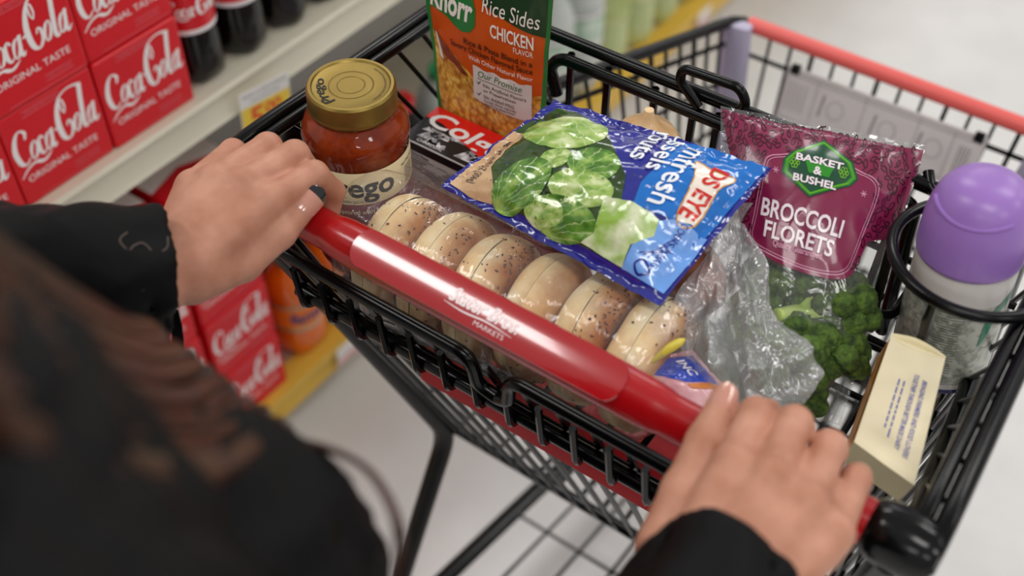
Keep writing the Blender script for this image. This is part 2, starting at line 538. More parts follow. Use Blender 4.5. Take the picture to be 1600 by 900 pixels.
def row(proto, spots, labels, group):
    for i, (x, y, z, rz) in enumerate(spots):
        r_ = proto if i == 0 else copy_tree(proto)
        r_.location = (x, y, z); r_.rotation_euler = (0, 0, rz)
        r_['label'] = labels[i] if i < len(labels) else labels[-1]; r_['group'] = group
ordn = ['first', 'second', 'third', 'fourth', 'fifth', 'sixth', 'seventh', 'eighth', 'ninth', 'tenth']
p = bottle('cola_bottle', '', 'bottle', 0.036, 0.235, 'cola', 'label_red', 'label_band', 'cap_red', (0.33, 0.62), 'script')
row(p, [(-0.700, 0.312 + 0.0765 * i, 0.7405, 0.3 * i) for i in range(7)],
    ['dark cola bottle with red label on the upper shelf, %s along from the cartons' % ordn[i] for i in range(7)], 'cola bottles in front on the upper shelf')
p = bottle('orange_soda_bottle', '', 'bottle', 0.048, 0.205, 'orange_soda', 'label_orange', 'label_green', 'cap_green', (0.34, 0.62), 'fanta')
row(p, [(-0.717, 0.408 + 0.100 * i, 0.1185, 0.2 * i) for i in range(2)],
    ['orange soda bottle with a green cap standing right beside the red cartons', 'orange soda bottle behind the black cart post, second from the red cartons'], 'orange soda bottles on the lower shelf')
p = bottle('large_cola_bottle', '', 'bottle', 0.054, 0.31, 'cola', 'label_red', 'label_band', 'cap_red', (0.42, 0.66), 'script')
row(p, [(-0.735, 0.615, 0.1185, 0.2), (-0.735, 0.728, 0.1185, 0.5), (-0.860, 0.400, 0.1185, 0.9), (-0.860, 0.512, 0.1185, 1.5), (-0.860, 0.625, 0.1185, 0.1)],
    ['large dark cola bottle on the lower shelf, next to the orange soda', 'large dark cola bottle on the lower shelf, next to the clear soda', 'large dark cola bottle in the back row beside the red cartons', 'large dark cola bottle in the back row, second from the red cartons', 'large dark cola bottle in the back row, third from the red cartons'], 'large cola bottles on the lower shelf')
p = bottle('clear_soda_bottle', '', 'bottle', 0.054, 0.31, 'clear_soda', 'label_green', 'label_band', 'cap_green', (0.40, 0.66))
row(p, [(-0.735, 0.841 + 0.113 * i, 0.1185, 0.7 * i) for i in range(5)],
    ['clear soda bottle on the lower shelf, %s along from the large cola bottles' % ordn[i] for i in range(5)], 'clear soda bottles on the lower shelf')
p = bottle('lime_soda_bottle', '', 'bottle', 0.054, 0.31, 'lime_soda', 'label_yellow', 'label_yellow', 'cap_green', (0.40, 0.66))
row(p, [(-0.735, 1.40 + 0.113 * i, 0.1185, 0.7 * i) for i in range(6)],
    ['pale green soda bottle on the lower shelf, %s along from the clear soda' % ordn[i] for i in range(6)], 'pale green soda bottles on the lower shelf')
p = bottle('red_soda_bottle', '', 'bottle', 0.054, 0.31, 'ruby_soda', 'label_red', 'label_band', 'cap_red', (0.40, 0.66))
row(p, [(-0.735, 2.08 + 0.113 * i, 0.1185, 0.7 * i) for i in range(4)],
    ['dark red soda bottle far along the lower shelf, %s past the pale green soda' % ordn[i] for i in range(4)], 'dark red soda bottles on the lower shelf')

# ------------------------------------------------------------------ price tags
mat('tag_yellow', '#f3cf3e', rough=0.45); mat('tag_white', '#ece9e4', rough=0.5); mat('tag_red', '#e4571c', rough=0.5); mat('tag_grey', '#8f8b88', rough=0.5); mat('tag_pink', '#e9b3ae', rough=0.5)
T = root('price_tag', 'yellow price tag reading 5.00 hanging from the upper shelf edge', 'price tag', (-0.6445, 0.316, 0.657), (0, math.radians(6), math.radians(-10)))
inv = mw(T)
b = MB(); b.box((-0.0006, 0, 0), (0.0006, 0.078, 0.072), 0, 0, mtx=inv)
f0 = plane_fn((0.0006, 0, 0), (0, 1, 0), (0, 0, 1), 0.0003); fn = lambda a, c: inv @ f0(a, c)
poly(b, [(0.001, 0.001), (0.077, 0.001), (0.077, 0.046), (0.001, 0.046)], fn, 1)
f0b = plane_fn((0.0006, 0, 0), (0, 1, 0), (0, 0, 1), 0.0006); fn2 = lambda a, c: inv @ f0b(a, c)
put_text(b, '5', fn2, 0.024, 0.008, 0.048, 2, bold=0.03)
put_text(b, '00', fn2, 0.050, 0.022, 0.026, 2, bold=0.03)
put_text(b, 'SODA 12 OZ 12 PACK', fn2, 0.039, 0.062, 0.007, 3)
put_text(b, 'CANS ASSORTED', fn2, 0.039, 0.052, 0.006, 3)
b.build('tag_card', ['tag_white', 'tag_yellow', 'tag_red', 'tag_grey'], T, smooth=False)
for i, (y, w) in enumerate(((0.425, 0.055), (0.62, 0.05), (1.70, 0.06), (2.35, 0.06))):
    T = root('shelf_ticket', ['pink and white price ticket on the yellow strip below the orange soda', 'pink and white price ticket on the yellow strip below the large cola bottles', 'pink and white price ticket on the yellow strip below the pale green soda', 'pink and white price ticket on the yellow strip below the dark red soda'][i], 'price ticket', (-0.6535, y, 0.088), group='tickets on the yellow strip')
    b = MB(); b.box((-0.6545, y, 0.070), (-0.6530, y + w, 0.1115))
    fn = plane_fn((-0.6530, y, 0.070), (0, 1, 0), (0, 0, 1), 0.0004)
    poly(b, [(0.002, 0.002), (w - 0.002, 0.002), (w - 0.002, 0.016), (0.002, 0.016)], fn, 1)
    b.build('ticket_card', ['tag_white', 'tag_pink'], T, smooth=False)
# ------------------------------------------------------------------ shopping cart
mat('black_wire', '#050506', rough=0.22, spec=0.25, coat=0.0)
mat('black_frame', '#090808', rough=0.35, spec=0.2)
mat('handle_red', '#a80b12', rough=0.22, spec=0.5, coat=0.25)
mat('plate_red', '#ad0c15', rough=0.14, spec=0.7, coat=0.75)
mat('bumper_red', '#ea6660', rough=0.35)
mat('black_plastic', '#070708', rough=0.16, spec=0.35, coat=0.0)
mat('handle_print', '#f3e3e3', rough=0.3)
mat('bumper_lilac', '#b3acc4', rough=0.35)
mat('placard_grey', '#dfd8d7', rough=0.35, var=0.04, vscale=20)
mat('placard_line', '#a39b9c', rough=0.5)
mat('seat_red', '#b00c17', rough=0.45, spec=0.15)
mat('wheel_grey', '#4a4a4c', rough=0.5)
mat('steel', '#9a9a9c', rough=0.3, metal=1.0)
CX = 0.022
CART = root('shopping_cart', 'black wire shopping cart with a red handle, loaded with groceries', 'shopping cart', (CX, 0.25, 0))
W1 = 0.0048; W2 = 0.0032; W3 = 0.0024
def lerp(a, b, t): return V(a) * (1 - t) + V(b) * t
# handle: round bar that swells into an oval with a logo plate in the middle
b = MB(); rg = []
for i in range(81):
    x = -0.262 + 0.547 * i / 80
    k = max(0.0, 1 - abs((x + 0.009) / 0.150) ** 6) ** 0.5
    r = 0.0155 + 0.0030 * k
    rg.append([V((x, r * math.cos(a), 1.0 + r * math.sin(a))) for a in [2 * PI * q / 40 for q in range(40)]])
b.rings(rg)
HND = b.build('handle_grip', 'handle_red', CART)
def on_handle(a, c, rr=0.0192):  # a along x, c measured up across the plate, which tilts towards the shopper
    th = math.radians(119)
    n_ = V((0, math.cos(th), math.sin(th))); t_ = V((0, math.sin(th), -math.cos(th)))
    return V((a, 0, 1.0)) + n_ * (rr - c * c / 0.20) + t_ * c
b = MB()
st = []
n = 18; L, hw = 0.119, 0.0155
for k in range(n + 1): st.append((L - hw * 0.75 + hw * 0.75 * math.sin(PI * k / n), -hw * math.cos(PI * k / n)))
for k in range(n + 1): st.append((-L + hw * 0.75 - hw * 0.75 * math.sin(PI * k / n), hw * math.cos(PI * k / n)))
poly(b, [(x - 0.009, y) for x, y in st], lambda a, c: on_handle(a, c, 0.0196), 0, maxedge=0.004)
m_ = len(st)
for rr0, rr1, sc0, sc1 in ((0.0182, 0.0196, 1.03, 1.0),):
    vs = [on_handle((x) * (1 + 0.004) - 0.009, y * sc0, rr0) for x, y in st] + [on_handle(x - 0.009, y, rr1) for x, y in st]
    b.add(vs, [(i, (i + 1) % m_, m_ + (i + 1) % m_, m_ + i) for i in range(m_)], 0)
fn = lambda a, c: on_handle(a, c, 0.0200)
put_text(b, 'Stater Bros.', fn, -0.006, -0.004, 0.0155, 1, width=0.060, shear=0.35, bold=0.02, maxedge=0.006)
ribbon(b, [(-0.038, -0.0065), (-0.020, -0.0075), (0.0, -0.006), (0.022, -0.0075)], [0.0004, 0.0012, 0.0012, 0.0003], fn, 1)
put_text(b, 'MARKETS', fn, 0.004, -0.0122, 0.0052, 1, width=0.026, maxedge=0.006)
b.build('logo_plate', ['plate_red', 'handle_print'], HND)
for sx, x0, x1 in ((-1, -0.262, -0.290), (1, 0.285, 0.332)):
    b = MB(); rg = []
    prof = [(0.0, 0.0170), (0.06, 0.0195), (0.2, 0.0215), (0.6, 0.0225), (0.85, 0.0215), (0.96, 0.018), (1.0, 0.011)]
    for t, r in prof:
        x = x0 + (x1 - x0) * t
        rg.append([V((x, r * 0.95 * math.cos(a) + 0.002, 0.997 + r * 1.05 * math.sin(a))) for a in [2 * PI * q / 28 for q in range(28)]])
    if sx < 0: rg = [r[::-1] for r in rg]
    b.rings(rg); b.build('handle_end_cap', 'black_plastic', CART)
# upper side rails beside the child seat: doubled rods
def rail_x(s, y): return CX + s * (0.303 - 0.03 * y)
for s in (-1, 1):
    b = MB()
    p = [(rail_x(s, -0.012), -0.012, 1.000), (rail_x(s, 0.0), 0.02, 1.0165), (rail_x(s, 0.15), 0.15, 1.0175), (rail_x(s, 0.292), 0.296, 1.0185)]
    b.tube(catmull(p, 6), 0.0068, 10)
    b.build('side_rail', 'black_wire', CART)
    b = MB()
    p = [(x - s * 0.0125, y, z - 0.0015) for x, y, z in p]
    b.tube(catmull(p, 6), 0.0055, 10)
    b.build('inner_side_rail', 'black_wire', CART)
# sloping basket rails and front bumper
RB = lambda s, t: lerp((CX + s * 0.288, 0.02, 0.972), (CX + (0.228 if s > 0 else -0.205), 0.780, 0.770), t)     # basket top rail
BB = lambda s, t: lerp((CX + s * 0.236, 0.205, 0.478), (CX + s * 0.170, 0.735, 0.500), t)   # basket floor edge
for s in (-1, 1):
    b = MB(); b.tube(round_path([RB(s, 0), RB(s, 0.985), (CX + (0.215 if s > 0 else -0.192), 0.786, 0.768)], 0.02), 0.0078, 10); b.build('basket_rail', 'black_wire', CART)
    b = MB(); b.tube([RB(s, 0.0) + V((0, 0, -0.028)), RB(s, 0.97) + V((-s * 0.004, 0, -0.030))], W2, 8); b.build('basket_rail_lower_rod', 'black_wire', CART)
b = MB(); b.tube([(CX - 0.186, 0.786, 0.768), (CX + 0.209, 0.786, 0.768)], 0.0105, 16); b.build('front_bumper_bar', 'bumper_red', CART)
# side walls
def panel_wires(s):
    b = MB()
    for i in range(25):
        t = i / 24
        a, c = RB(s, t), BB(s, t)
        b.tube([a, c], W3 if i % 3 else W2, 6)
    for q in (0.3, 0.55, 0.8):
        b.tube([lerp(RB(s, 0), BB(s, 0), q), lerp(RB(s, 1), BB(s, 1), q)], W2, 6)
    for i in range(8):     # short ties up to the side rail
        y = 0.03 + 0.035 * i
        a = V((rail_x(s, y) - s * 0.006, y, 1.017)); t = (y + 0.035) / 0.76
        b.tube([a, RB(s, t) + V((-s * 0.004, 0, 0))], W3, 6)
    return b
for s in (-1, 1): panel_wires(s).build('side_grid', 'black_wire', CART)
b = MB()
for i in range(14):
    x = -0.183 + 0.390 * i / 13
    b.tube([(CX + x, 0.786, 0.765), (CX + x * 0.93, 0.737, 0.500)], W2 if i % 3 == 0 else W3, 6)
for z, y in ((0.730, 0.781), (0.645, 0.765), (0.560, 0.749)):
    b.tube([(CX - 0.198, y - 0.005, z), (CX + 0.221, y - 0.005, z)], W2, 6)
b.build('front_grid', 'black_wire', CART)
b = MB()
for i in range(17):
    x = -1 + 2 * i / 16
    b.tube([lerp(BB(-1, 0), BB(1, 0), i / 16), lerp(BB(-1, 1), BB(1, 1), i / 16)], W2, 6)
for i in range(11):
    b.tube([BB(-1, i / 10) + V((0, 0, -0.005)), BB(1, i / 10) + V((0, 0, -0.005))], W2, 6)
b.tube([BB(-1, 0), BB(1, 0)], 0.007, 8)
b.build('basket_floor_grid', 'black_wire', CART)
for s in (-1, 1):
    b = MB()
    rg = []
    for z, y in ((0.775, 0.768), (0.55, 0.742)):
        rg.append([V((CX + s * ((0.219 if s > 0 else 0.196) - (0.775 - z) * 0.12) + 0.021 * math.copysign(abs(math.cos(a)) ** 0.6, math.cos(a)), y + 0.010 * math.copysign(abs(math.sin(a)) ** 0.6, math.sin(a)), z)) for a in [2 * PI * q / 24 for q in range(24)]])
    b.rings(rg[::-1]); b.build('corner_bumper', 'bumper_lilac', CART)
# placard clipped inside the front grid
P0, PX, PY = V((CX - 0.114, 0.752, 0.668)), V((1, 0, 0.012)).normalized(), V((0, 0.17, 1)).normalized()
b = MB(); N_ = PX.cross(PY)
M_ = Matrix(((PX.x, PY.x, N_.x, P0.x), (PX.y, PY.y, N_.y, P0.y), (PX.z, PY.z, N_.z, P0.z), (0, 0, 0, 1)))
b.box((0, 0, -0.003), (0.262, 0.078, 0.0), 0, 0.002, M_)
fn = lambda a, c: P0 + PX * a + PY * c + N_ * 0.0004
for x in (0.003, 0.045, 0.110, 0.180, 0.225):
    ribbon(b, [(x, 0.006), (x, 0.072)], 0.0010, fn, 1, False, 1)
for y in (0.006, 0.068, 0.073): ribbon(b, [(0.003, y), (0.259, y)], 0.0012, fn, 1, False, 1)
for cx_ in (0.075, 0.145, 0.205):
    ribbon(b, ell(cx_, 0.040, 0.011, 0.013, 0, 14), 0.0011, fn, 1, True, 1)
    ribbon(b, [(cx_ - 0.02, 0.025), (cx_ - 0.018, 0.056)], 0.0035, fn, 1, False, 1)
for i in range(4): ribbon(b, [(0.236 + 0.004 * i, 0.018), (0.236 + 0.004 * i, 0.058)], 0.0016, fn, 1, False, 1)
for i in range(4): ribbon(b, [(0.010 + 0.007 * i, 0.018), (0.010 + 0.007 * i, 0.058)], 0.0013, fn, 1, False, 1)
pl = b.build('placard', ['placard_grey', 'placard_line'], CART, smooth=False)
for x in (0.010, 0.252):
    b = MB(); b.box((x - 0.006, 0.070, -0.005), (x + 0.006, 0.082, 0.003), 0, 0.0015, M_); b.build('placard_clip', 'black_plastic', pl)
# swing gate under the handle
gz, gy = 0.952, -0.006
def gate_pt(x, q): return lerp((CX + x, gy, gz), (CX + x * 0.86, 0.196, 0.487), q)
for s, xa, xb in ((-1, -0.255, -0.045), (1, -0.008, 0.255)):
    b = MB()
    hook = xb if s < 0 else xa
    path = [(CX + (xa if s < 0 else xb), gy, gz), (CX + hook, gy, gz), (CX + hook + (0.004 if s < 0 else -0.004), gy + 0.004, gz - 0.034), (CX - 0.024, gy + 0.006, gz - 0.040)]
    b.tube(round_path(path, 0.014), 0.0058, 10); b.build('gate_top_rod', 'black_wire', CART)
b = MB()
for i in range(17):
    x = -0.248 + 0.496 * i / 16
    b.tube([gate_pt(x, 0.0), gate_pt(x, 1.0)], W2, 6)
for q in (0.93,): b.tube([gate_pt(-0.255, q), gate_pt(0.255, q)], W2, 6)
b.build('gate_grid', 'black_wire', CART)
# child seat: rear rods, floor wires with looped ends
b = MB(); b.tube([(CX - 0.245, 0.010, 0.890), (CX + 0.250, 0.010, 0.890)], 0.0068, 10); b.tube([(CX - 0.245, 0.026, 0.874), (CX + 0.250, 0.026, 0.874)], 0.0050, 10); b.build('seat_rear_rod', 'black_wire', CART)
b = MB()
for i in range(16):
    x = CX - 0.235 + 0.47 * i / 15
    b.tube(round_path([(x, -0.002, 0.930), (x + 0.004, 0.000, 0.885), (x, 0.030, 0.8655), (x, 0.282, 0.8655)], 0.008), W2, 6)
for y in (0.09, 0.15, 0.21, 0.27): b.tube([(CX - 0.262, y, 0.860), (CX + 0.262, y, 0.860)], W2, 6)
b.build('seat_floor_grid', 'black_wire', CART)
b = MB()
S0 = V((CX - 0.150, 0.058, 0.792)); SX = V((1, 0.02, -0.01)).normalized(); SY = V((0, 0.92, -0.34)).normalized(); SN = SX.cross(SY)
M_ = Matrix(((SX.x, SY.x, SN.x, S0.x), (SX.y, SY.y, SN.y, S0.y), (SX.z, SY.z, SN.z, S0.z), (0, 0, 0, 1)))
b.box((0, 0, -0.004), (0.262, 0.19, 0.004), 0, 0.003, M_)
b.box((CX - 0.150, 0.052, 0.790), (CX + 0.112, 0.058, 0.8645), 0, 0.002)
b.box((0.02, 0.15, 0.003), (0.242, 0.17, 0.008), 0, 0.002, M_)
b.build('child_seat_flap', 'seat_red', CART)
# seat back that divides the basket
DY, DZ = 0.290, 1.029
b = MB()
b.tube([(rail_x(-1, DY) + 0.004, DY, DZ), (rail_x(1, DY) - 0.004, DY, DZ)], 0.0062, 10)
b.tube(round_path([(CX - 0.160, DY - 0.008, 0.972), (CX - 0.168, DY - 0.010, DZ - 0.028), (CX - 0.155, DY - 0.012, DZ - 0.012), (CX + 0.178, DY - 0.012, DZ - 0.012), (CX + 0.186, DY - 0.010, 0.872)], 0.012), 0.0058, 10)
b.build('seat_back_rail', 'black_wire', CART)
b = MB()
for x in (-0.27, -0.23, -0.19, -0.148, -0.109, -0.061, -0.0225, 0.001, 0.045, 0.085, 0.125, 0.165, 0.215, 0.26):
    b.tube([(CX + x, DY - 0.006, DZ - 0.008), (CX + x * 0.98, DY - 0.010, 0.864)], 0.0036 if x > -0.15 else W2, 6)
for z in (0.955, 0.905): b.tube([(CX - 0.275, DY - 0.005, z), (CX + 0.275, DY - 0.005, z)], W2, 6)
b.build('seat_back_grid', 'black_wire', CART)
b = MB(); b.tube(round_path([(0.006, DY - 0.012, DZ - 0.004), (-0.014, DY - 0.014, DZ + 0.016), (-0.012, DY - 0.014, DZ + 0.029), (0.040, DY - 0.014, DZ + 0.032), (0.049, DY - 0.014, DZ + 0.018), (0.034, DY - 0.012, DZ - 0.002)], 0.009), 0.0043, 10); b.build('seat_back_loop', 'black_wire', CART)
# drink holder ring beside the right rail
RC = V((0.2595, 0.236, 1.028)); RR = 0.0595
b = MB()
arc = [RC + V((RR * math.cos(a), RR * math.sin(a), 0)) for a in [math.radians(135 + 225 * k / 40) for k in range(41)]]
b.tube([V((0.197, 0.298, 1.036)), V((0.203, 0.290, 1.031))] + arc + [V((0.316, 0.25, 1.026))], 0.0045, 10); b.build('cup_ring', 'black_wire', CART)
b = MB()
pts = []
for a in (200, 262):
    a = math.radians(a); t = RC + V((RR * math.cos(a), RR * math.sin(a), 0)); pts.append(t)
b.tube(round_path([pts[1], pts[1] + V((0.002, 0.012, -0.122)), V((0.262, 0.27, 0.898)), V((0.262, 0.288, 0.92))], 0.01), 0.0040, 8)
b.tube(round_path([pts[0], pts[0] + V((0.004, 0.0, -0.078)), pts[0] + V((0.016, 0.012, -0.082)), pts[0] + V((0.018, 0.05, -0.08))], 0.008), 0.0042, 8)
b.tube([(0.205, 0.24, 0.899), (0.314, 0.24, 0.899)], W2, 8)
b.build('cup_cradle', 'black_wire', CART)
# chassis
for s in (-1, 1):
    b = MB(); b.tube(round_path([(CX + s * 0.285, -0.006, 0.988), (CX + s * 0.244, 0.198, 0.474), (CX + s * 0.270, 0.100, 0.190), (CX + s * 0.262, 0.115, 0.140)], 0.035), 0.0125, 14); b.build('rear_upright', 'black_frame', CART)
    b = MB(); b.tube(round_path([(CX + s * 0.262, 0.06, 0.140), (CX + s * 0.225, 0.40, 0.138), (CX + s * 0.150, 0.86, 0.150)], 0.1), 0.0125, 14); b.build('chassis_tube', 'black_frame', CART)
b = MB(); b.tube([(CX - 0.150, 0.86, 0.150), (CX + 0.150, 0.86, 0.150)], 0.0125, 14); b.build('chassis_cross_tube', 'black_frame', CART)
b = MB()
for i in range(9):
    k = -1 + 2 * i / 8
    b.tube([(CX + k * 0.245, 0.14, 0.156), (CX + k * 0.155, 0.84, 0.164)], W2, 6)
for i in range(5):
    y = 0.16 + 0.16 * i; w = 0.25 - 0.13 * (y - 0.1)
    b.tube([(CX - w, y, 0.1535), (CX + w, y, 0.1535)], W2, 6)
b.build('lower_rack', 'black_wire', CART)
for s, y, w in ((-1, 0.09, 0.262), (1, 0.09, 0.262), (-1, 0.82, 0.155), (1, 0.82, 0.155)):
    x = CX + s * w
    b = MB(); b.box((x - 0.022, y - 0.03, 0.112), (x + 0.022, y + 0.03, 0.128), 0, 0.003)
    for q in (-1, 1): b.box((x + q * 0.018 - 0.002, y - 0.02, 0.052), (x + q * 0.018 + 0.002, y + 0.02, 0.114), 0, 0.001)
    ca = b.build('caster', 'steel', CART)
    b = MB(); rg = []
    for dx, r in ((-0.013, 0.050), (-0.012, 0.056), (-0.007, 0.060), (0.007, 0.060), (0.012, 0.056), (0.013, 0.050)):
        rg.append([V((x + dx, y + r * math.cos(a), 0.0605 + r * math.sin(a))) for a in [2 * PI * q / 32 for q in range(32)]])
    b.rings(rg); b.build('wheel', 'wheel_grey', ca)
# ------------------------------------------------------------------ groceries in the child seat
SEAT = 0.8690
def gq(t, m, p):
    t = min(max((t - m) / (1 - 2 * m), 0), 1)
    return max(0.0, 1 - abs(2 * t - 1) ** p)
class Pillow:
    """a filled pouch: four corners, seams along the edges, bulged front and back"""
    def __init__(s, A, B, C, D, hf, hb, mu=0.05, mv=0.04, p=2.4, wr=0.002, ws=22.0, seed=0.0, stretch=(1, 1)):
        s.q = [V(k) for k in (A, B, C, D)]
        n = (s.q[1] - s.q[0]).cross(s.q[3] - s.q[0]) + (s.q[2] - s.q[1]).cross(s.q[3] - s.q[2])
        s.n = n.normalized()
        if (CAM - s.q[0]).dot(s.n) < 0: s.n = -s.n
        s.hf, s.hb, s.mu, s.mv, s.p, s.wr, s.ws, s.seed, s.st = hf, hb, mu, mv, p, wr, ws, seed, stretch
    def base(s, u, v):
        A, B, C, D = s.q
        return A * (1 - u) * (1 - v) + B * u * (1 - v) + C * u * v + D * (1 - u) * v
    def wrinkle(s, u, v):
        e = 1.0 + 1.2 * (max(abs(2 * u - 1), abs(2 * v - 1)) ** 4)
        a = noise.noise(V((u * s.ws * 0.35 * s.st[0] + s.seed, v * s.ws * 0.35 * s.st[1], s.seed)))
        c = 1 - abs(noise.noise(V((u * s.ws * 0.5 * s.st[0] + 9 + s.seed, v * s.ws * 0.5 * s.st[1] + 3, s.seed * 2)))) * 2
        return s.wr * (a * 0.9 + 0.8 * max(c, -0.2)) * e
    def front(s, u, v, lift=0.0):
        u_, v_ = min(max(u, 0), 1), min(max(v, 0), 1)
        h = s.hf * (gq(u_, s.mu, s.p) * gq(v_, s.mv, s.p)) ** 0.7
        return s.base(u_, v_) + s.n * (h + s.wrinkle(u_, v_) + lift)
    def back(s, u, v):
        h = s.hb * (gq(u, s.mu, s.p) * gq(v, s.mv, s.p)) ** 0.7
        return s.base(u, v) + s.n * (s.wrinkle(u, v) - h - 0.0004)
    def shell(s, mb, nu, nv, mf=0, mbk=0):
        a = s.front(0.3, 0.3); b_ = s.front(0.31, 0.3); c = s.front(0.3, 0.31)
        fl_ = (b_ - a).cross(c - a).dot(s.n) < 0
        mb.grid(lambda u, v: s.front(u, v), nu, nv, mf, flip=fl_)
        mb.grid(lambda u, v: s.back(u, v), nu, nv, mbk, flip=not fl_)

# --- sauce jar
mat('jar_sauce', '#6a1a03', rough=0.5, spec=0.1, color2='#963806', vscale=55, contrast=(0.3, 0.7), bump=0.25, bscale=140)
film('jar_glass', haze=0.0, rough=0.03, bump=0.0, boost=1.0)
mat('lid_gold', '#8c763c', rough=0.38, metal=0.85, var=0.06, vscale=40)
mat('lid_ink', '#1c1710', rough=0.5)
mat('label_cream', '#e5d6ab', rough=0.45)
mat('label_ink', '#120e10', rough=0.4)
mat('label_maroon', '#7c1218', rough=0.4)
JX, JY, JZ = -0.2215, 0.1000, SEAT
JAR = root('sauce_jar', 'glass jar of red pasta sauce with a gold lid and cream label', 'jar', (JX, JY, JZ))
def jp(off=0.0): return [(max(r + off, 0.001), z) for r, z in ((0.001, 0.002), (0.036, 0.0), (0.042, 0.004), (0.0440, 0.012), (0.0440, 0.128), (0.0452, 0.134), (0.0460, 0.141), (0.0455, 0.148), (0.0430, 0.1545), (0.0392, 0.159), (0.0362, 0.1635), (0.0350, 0.168), (0.0350, 0.176))]
b = MB(); b.lathe(jp(0.0), (JX, JY, JZ), 64)
b.build('glass', 'jar_glass', JAR, sharp=1.4)
b = MB(); b.lathe([(r, z) for r, z in jp(-0.0012) if z < 0.168], (JX, JY, JZ + 0.0008), 64, wob=lambda r, z, a: r - 0.0004 * abs(noise.noise(V((a * 3, z * 60, 2)))))
b.build('sauce', 'jar_sauce', JAR, sharp=1.4)
ang0 = math.radians(-47)
def jl(a, c, r=0.0446): return V((JX + r * math.cos(ang0 + a / 0.0446), JY + r * math.sin(ang0 + a / 0.0446), JZ + c))
b = MB(); b.lathe([(0.0443, 0.012), (0.0446, 0.0125), (0.0446, 0.0945)], (JX, JY, JZ), 64, 1, False); b.lathe([(0.0446, 0.0945), (0.0446, 0.1280), (0.0443, 0.1285)], (JX, JY, JZ), 64, 0, False)
fn = lambda a, c: jl(a, c, 0.0449)
put_text(b, 'Prego', fn, -0.003, 0.1035, 0.0290, 2, width=0.066, bold=0.025, maxedge=0.005)
put_text(b, 'ITALIAN SAUCE', fn, -0.010, 0.0965, 0.0042, 2, width=0.028, maxedge=0.006)
put_text(b, 'Flavored with Meat', fn, 0.0, 0.0835, 0.0080, 0, width=0.046, maxedge=0.006)
put_text(b, 'NUTRITION', fn, 0.052, 0.119, 0.0045, 2, maxedge=0.006)
for i in range(7): ribbon(b, [(0.044, 0.1155 - i * 0.0026), (0.058, 0.1155 - i * 0.0026)], 0.0007, fn, 2, False, 1, maxedge=0.004)
b.build('label', ['label_cream', 'label_maroon', 'label_ink'], JAR)
b = MB(); lz = 0.1670
b.lathe([(0.0345, lz), (0.0368, lz), (0.0374, lz + 0.002), (0.0370, lz + 0.004), (0.0371, lz + 0.0155), (0.0366, lz + 0.0185), (0.0352, lz + 0.0203), (0.0328, lz + 0.0203), (0.0322, lz + 0.0196), (0.0316, lz + 0.0190), (0.0310, lz + 0.0189), (0.0190, lz + 0.0189), (0.0183, lz + 0.0186), (0.0175, lz + 0.0189), (0.0120, lz + 0.0189), (0.0114, lz + 0.0186), (0.0107, lz + 0.0189), (0.0010, lz + 0.0189)], (JX, JY, JZ), 72)
def arc_text(mb, txt, rad, mid, size, mi, z, cw=True, width=None, **kw):
    def f(a, c):
        th = mid - a / rad if cw else mid + a / rad
        rr = rad + c if cw else rad - c
        return V((JX + rr * math.cos(th), JY + rr * math.sin(th), z))
    put_text(mb, txt, f, 0, 0, size, mi, width=width, maxedge=0.004, **kw)
arc_text(b, 'Prego', 0.0225, math.radians(238), 0.0120, 1, JZ + lz + 0.0194, True, 0.032, shear=0.3, bold=0.01)
arc_text(b, 'SAFETY BUTTON POPS UP WHEN SEAL IS BROKEN', 0.0272, math.radians(40), 0.0026, 1, JZ + lz + 0.0193, True, 0.046)
b.build('lid', ['lid_gold', 'lid_ink'], JAR, sharp=0.2)

# --- flat maroon packet lying under the toothpaste
mat('maroon_pack', '#84101b', rough=0.3, coat=0.2)
mat('maroon_pack_band', '#a8262c', rough=0.35)
MP = root('maroon_packet', 'flat dark red packet under the toothpaste carton', 'packet', (-0.14, 0.195, SEAT))
pl_ = Pillow((-0.238, 0.152, 0.884), (-0.048, 0.152, 0.884), (-0.048, 0.228, 0.884), (-0.238, 0.228, 0.884), 0.013, 0.013, 0.05, 0.04, 3.0, 0.0008, 20, 5)
b = MB(); pl_.shell(b, 44, 26); b.build('packet_film', 'maroon_pack', MP)

# --- toothpaste carton
mat('tooth_red', '#df1712', rough=0.28, coat=0.3)
mat('tooth_white', '#f4efee', rough=0.35)
mat('tooth_black', '#18171b', rough=0.35)
mat('tooth_side', '#dedada', rough=0.4)
mat('tooth_grey', '#8f8d92', rough=0.35, color2='#e6e4e6', vscale=120, contrast=(0.45, 0.6))
TP = root('toothpaste_carton', 'red, black and white toothpaste carton behind the sauce jar', 'carton', (-0.145, 0.202, 0.8985), (0, 0, 0))
bx0, bx1, by0, by1, bz0, bz1 = -0.2385, -0.048, 0.1745, 0.2295, 0.8990, 0.9450
b = MB(); b.box((bx0, by0, bz0), (bx1, by1, bz1), 3, 0.0012)
W_ = bx1 - bx0; D_ = by1 - by0
ft = plane_fn((bx0, by0, bz1), (1, 0, 0), (0, 1, 0), 0.0003)
ft2 = plane_fn((bx0, by0, bz1), (1, 0, 0), (0, 1, 0), 0.0006)
ft3 = plane_fn((bx0, by0, bz1), (1, 0, 0), (0, 1, 0), 0.0009)
poly(b, [(0.0008, 0.0008), (W_ - 0.0008, 0.0008), (W_ - 0.0008, D_ - 0.0008), (0.0008, D_ - 0.0008)], ft, 2)
red = [(0.0008, D_ - 0.0006), (0.0008, 0.036)] + [(0.02 + 0.168 * t, 0.036 - 0.034 * math.sin(t * PI * 0.55)) for t in [k / 12 for k in range(13)]] + [(W_ - 0.0008, D_ - 0.0006)]
rnd = random.Random(4)
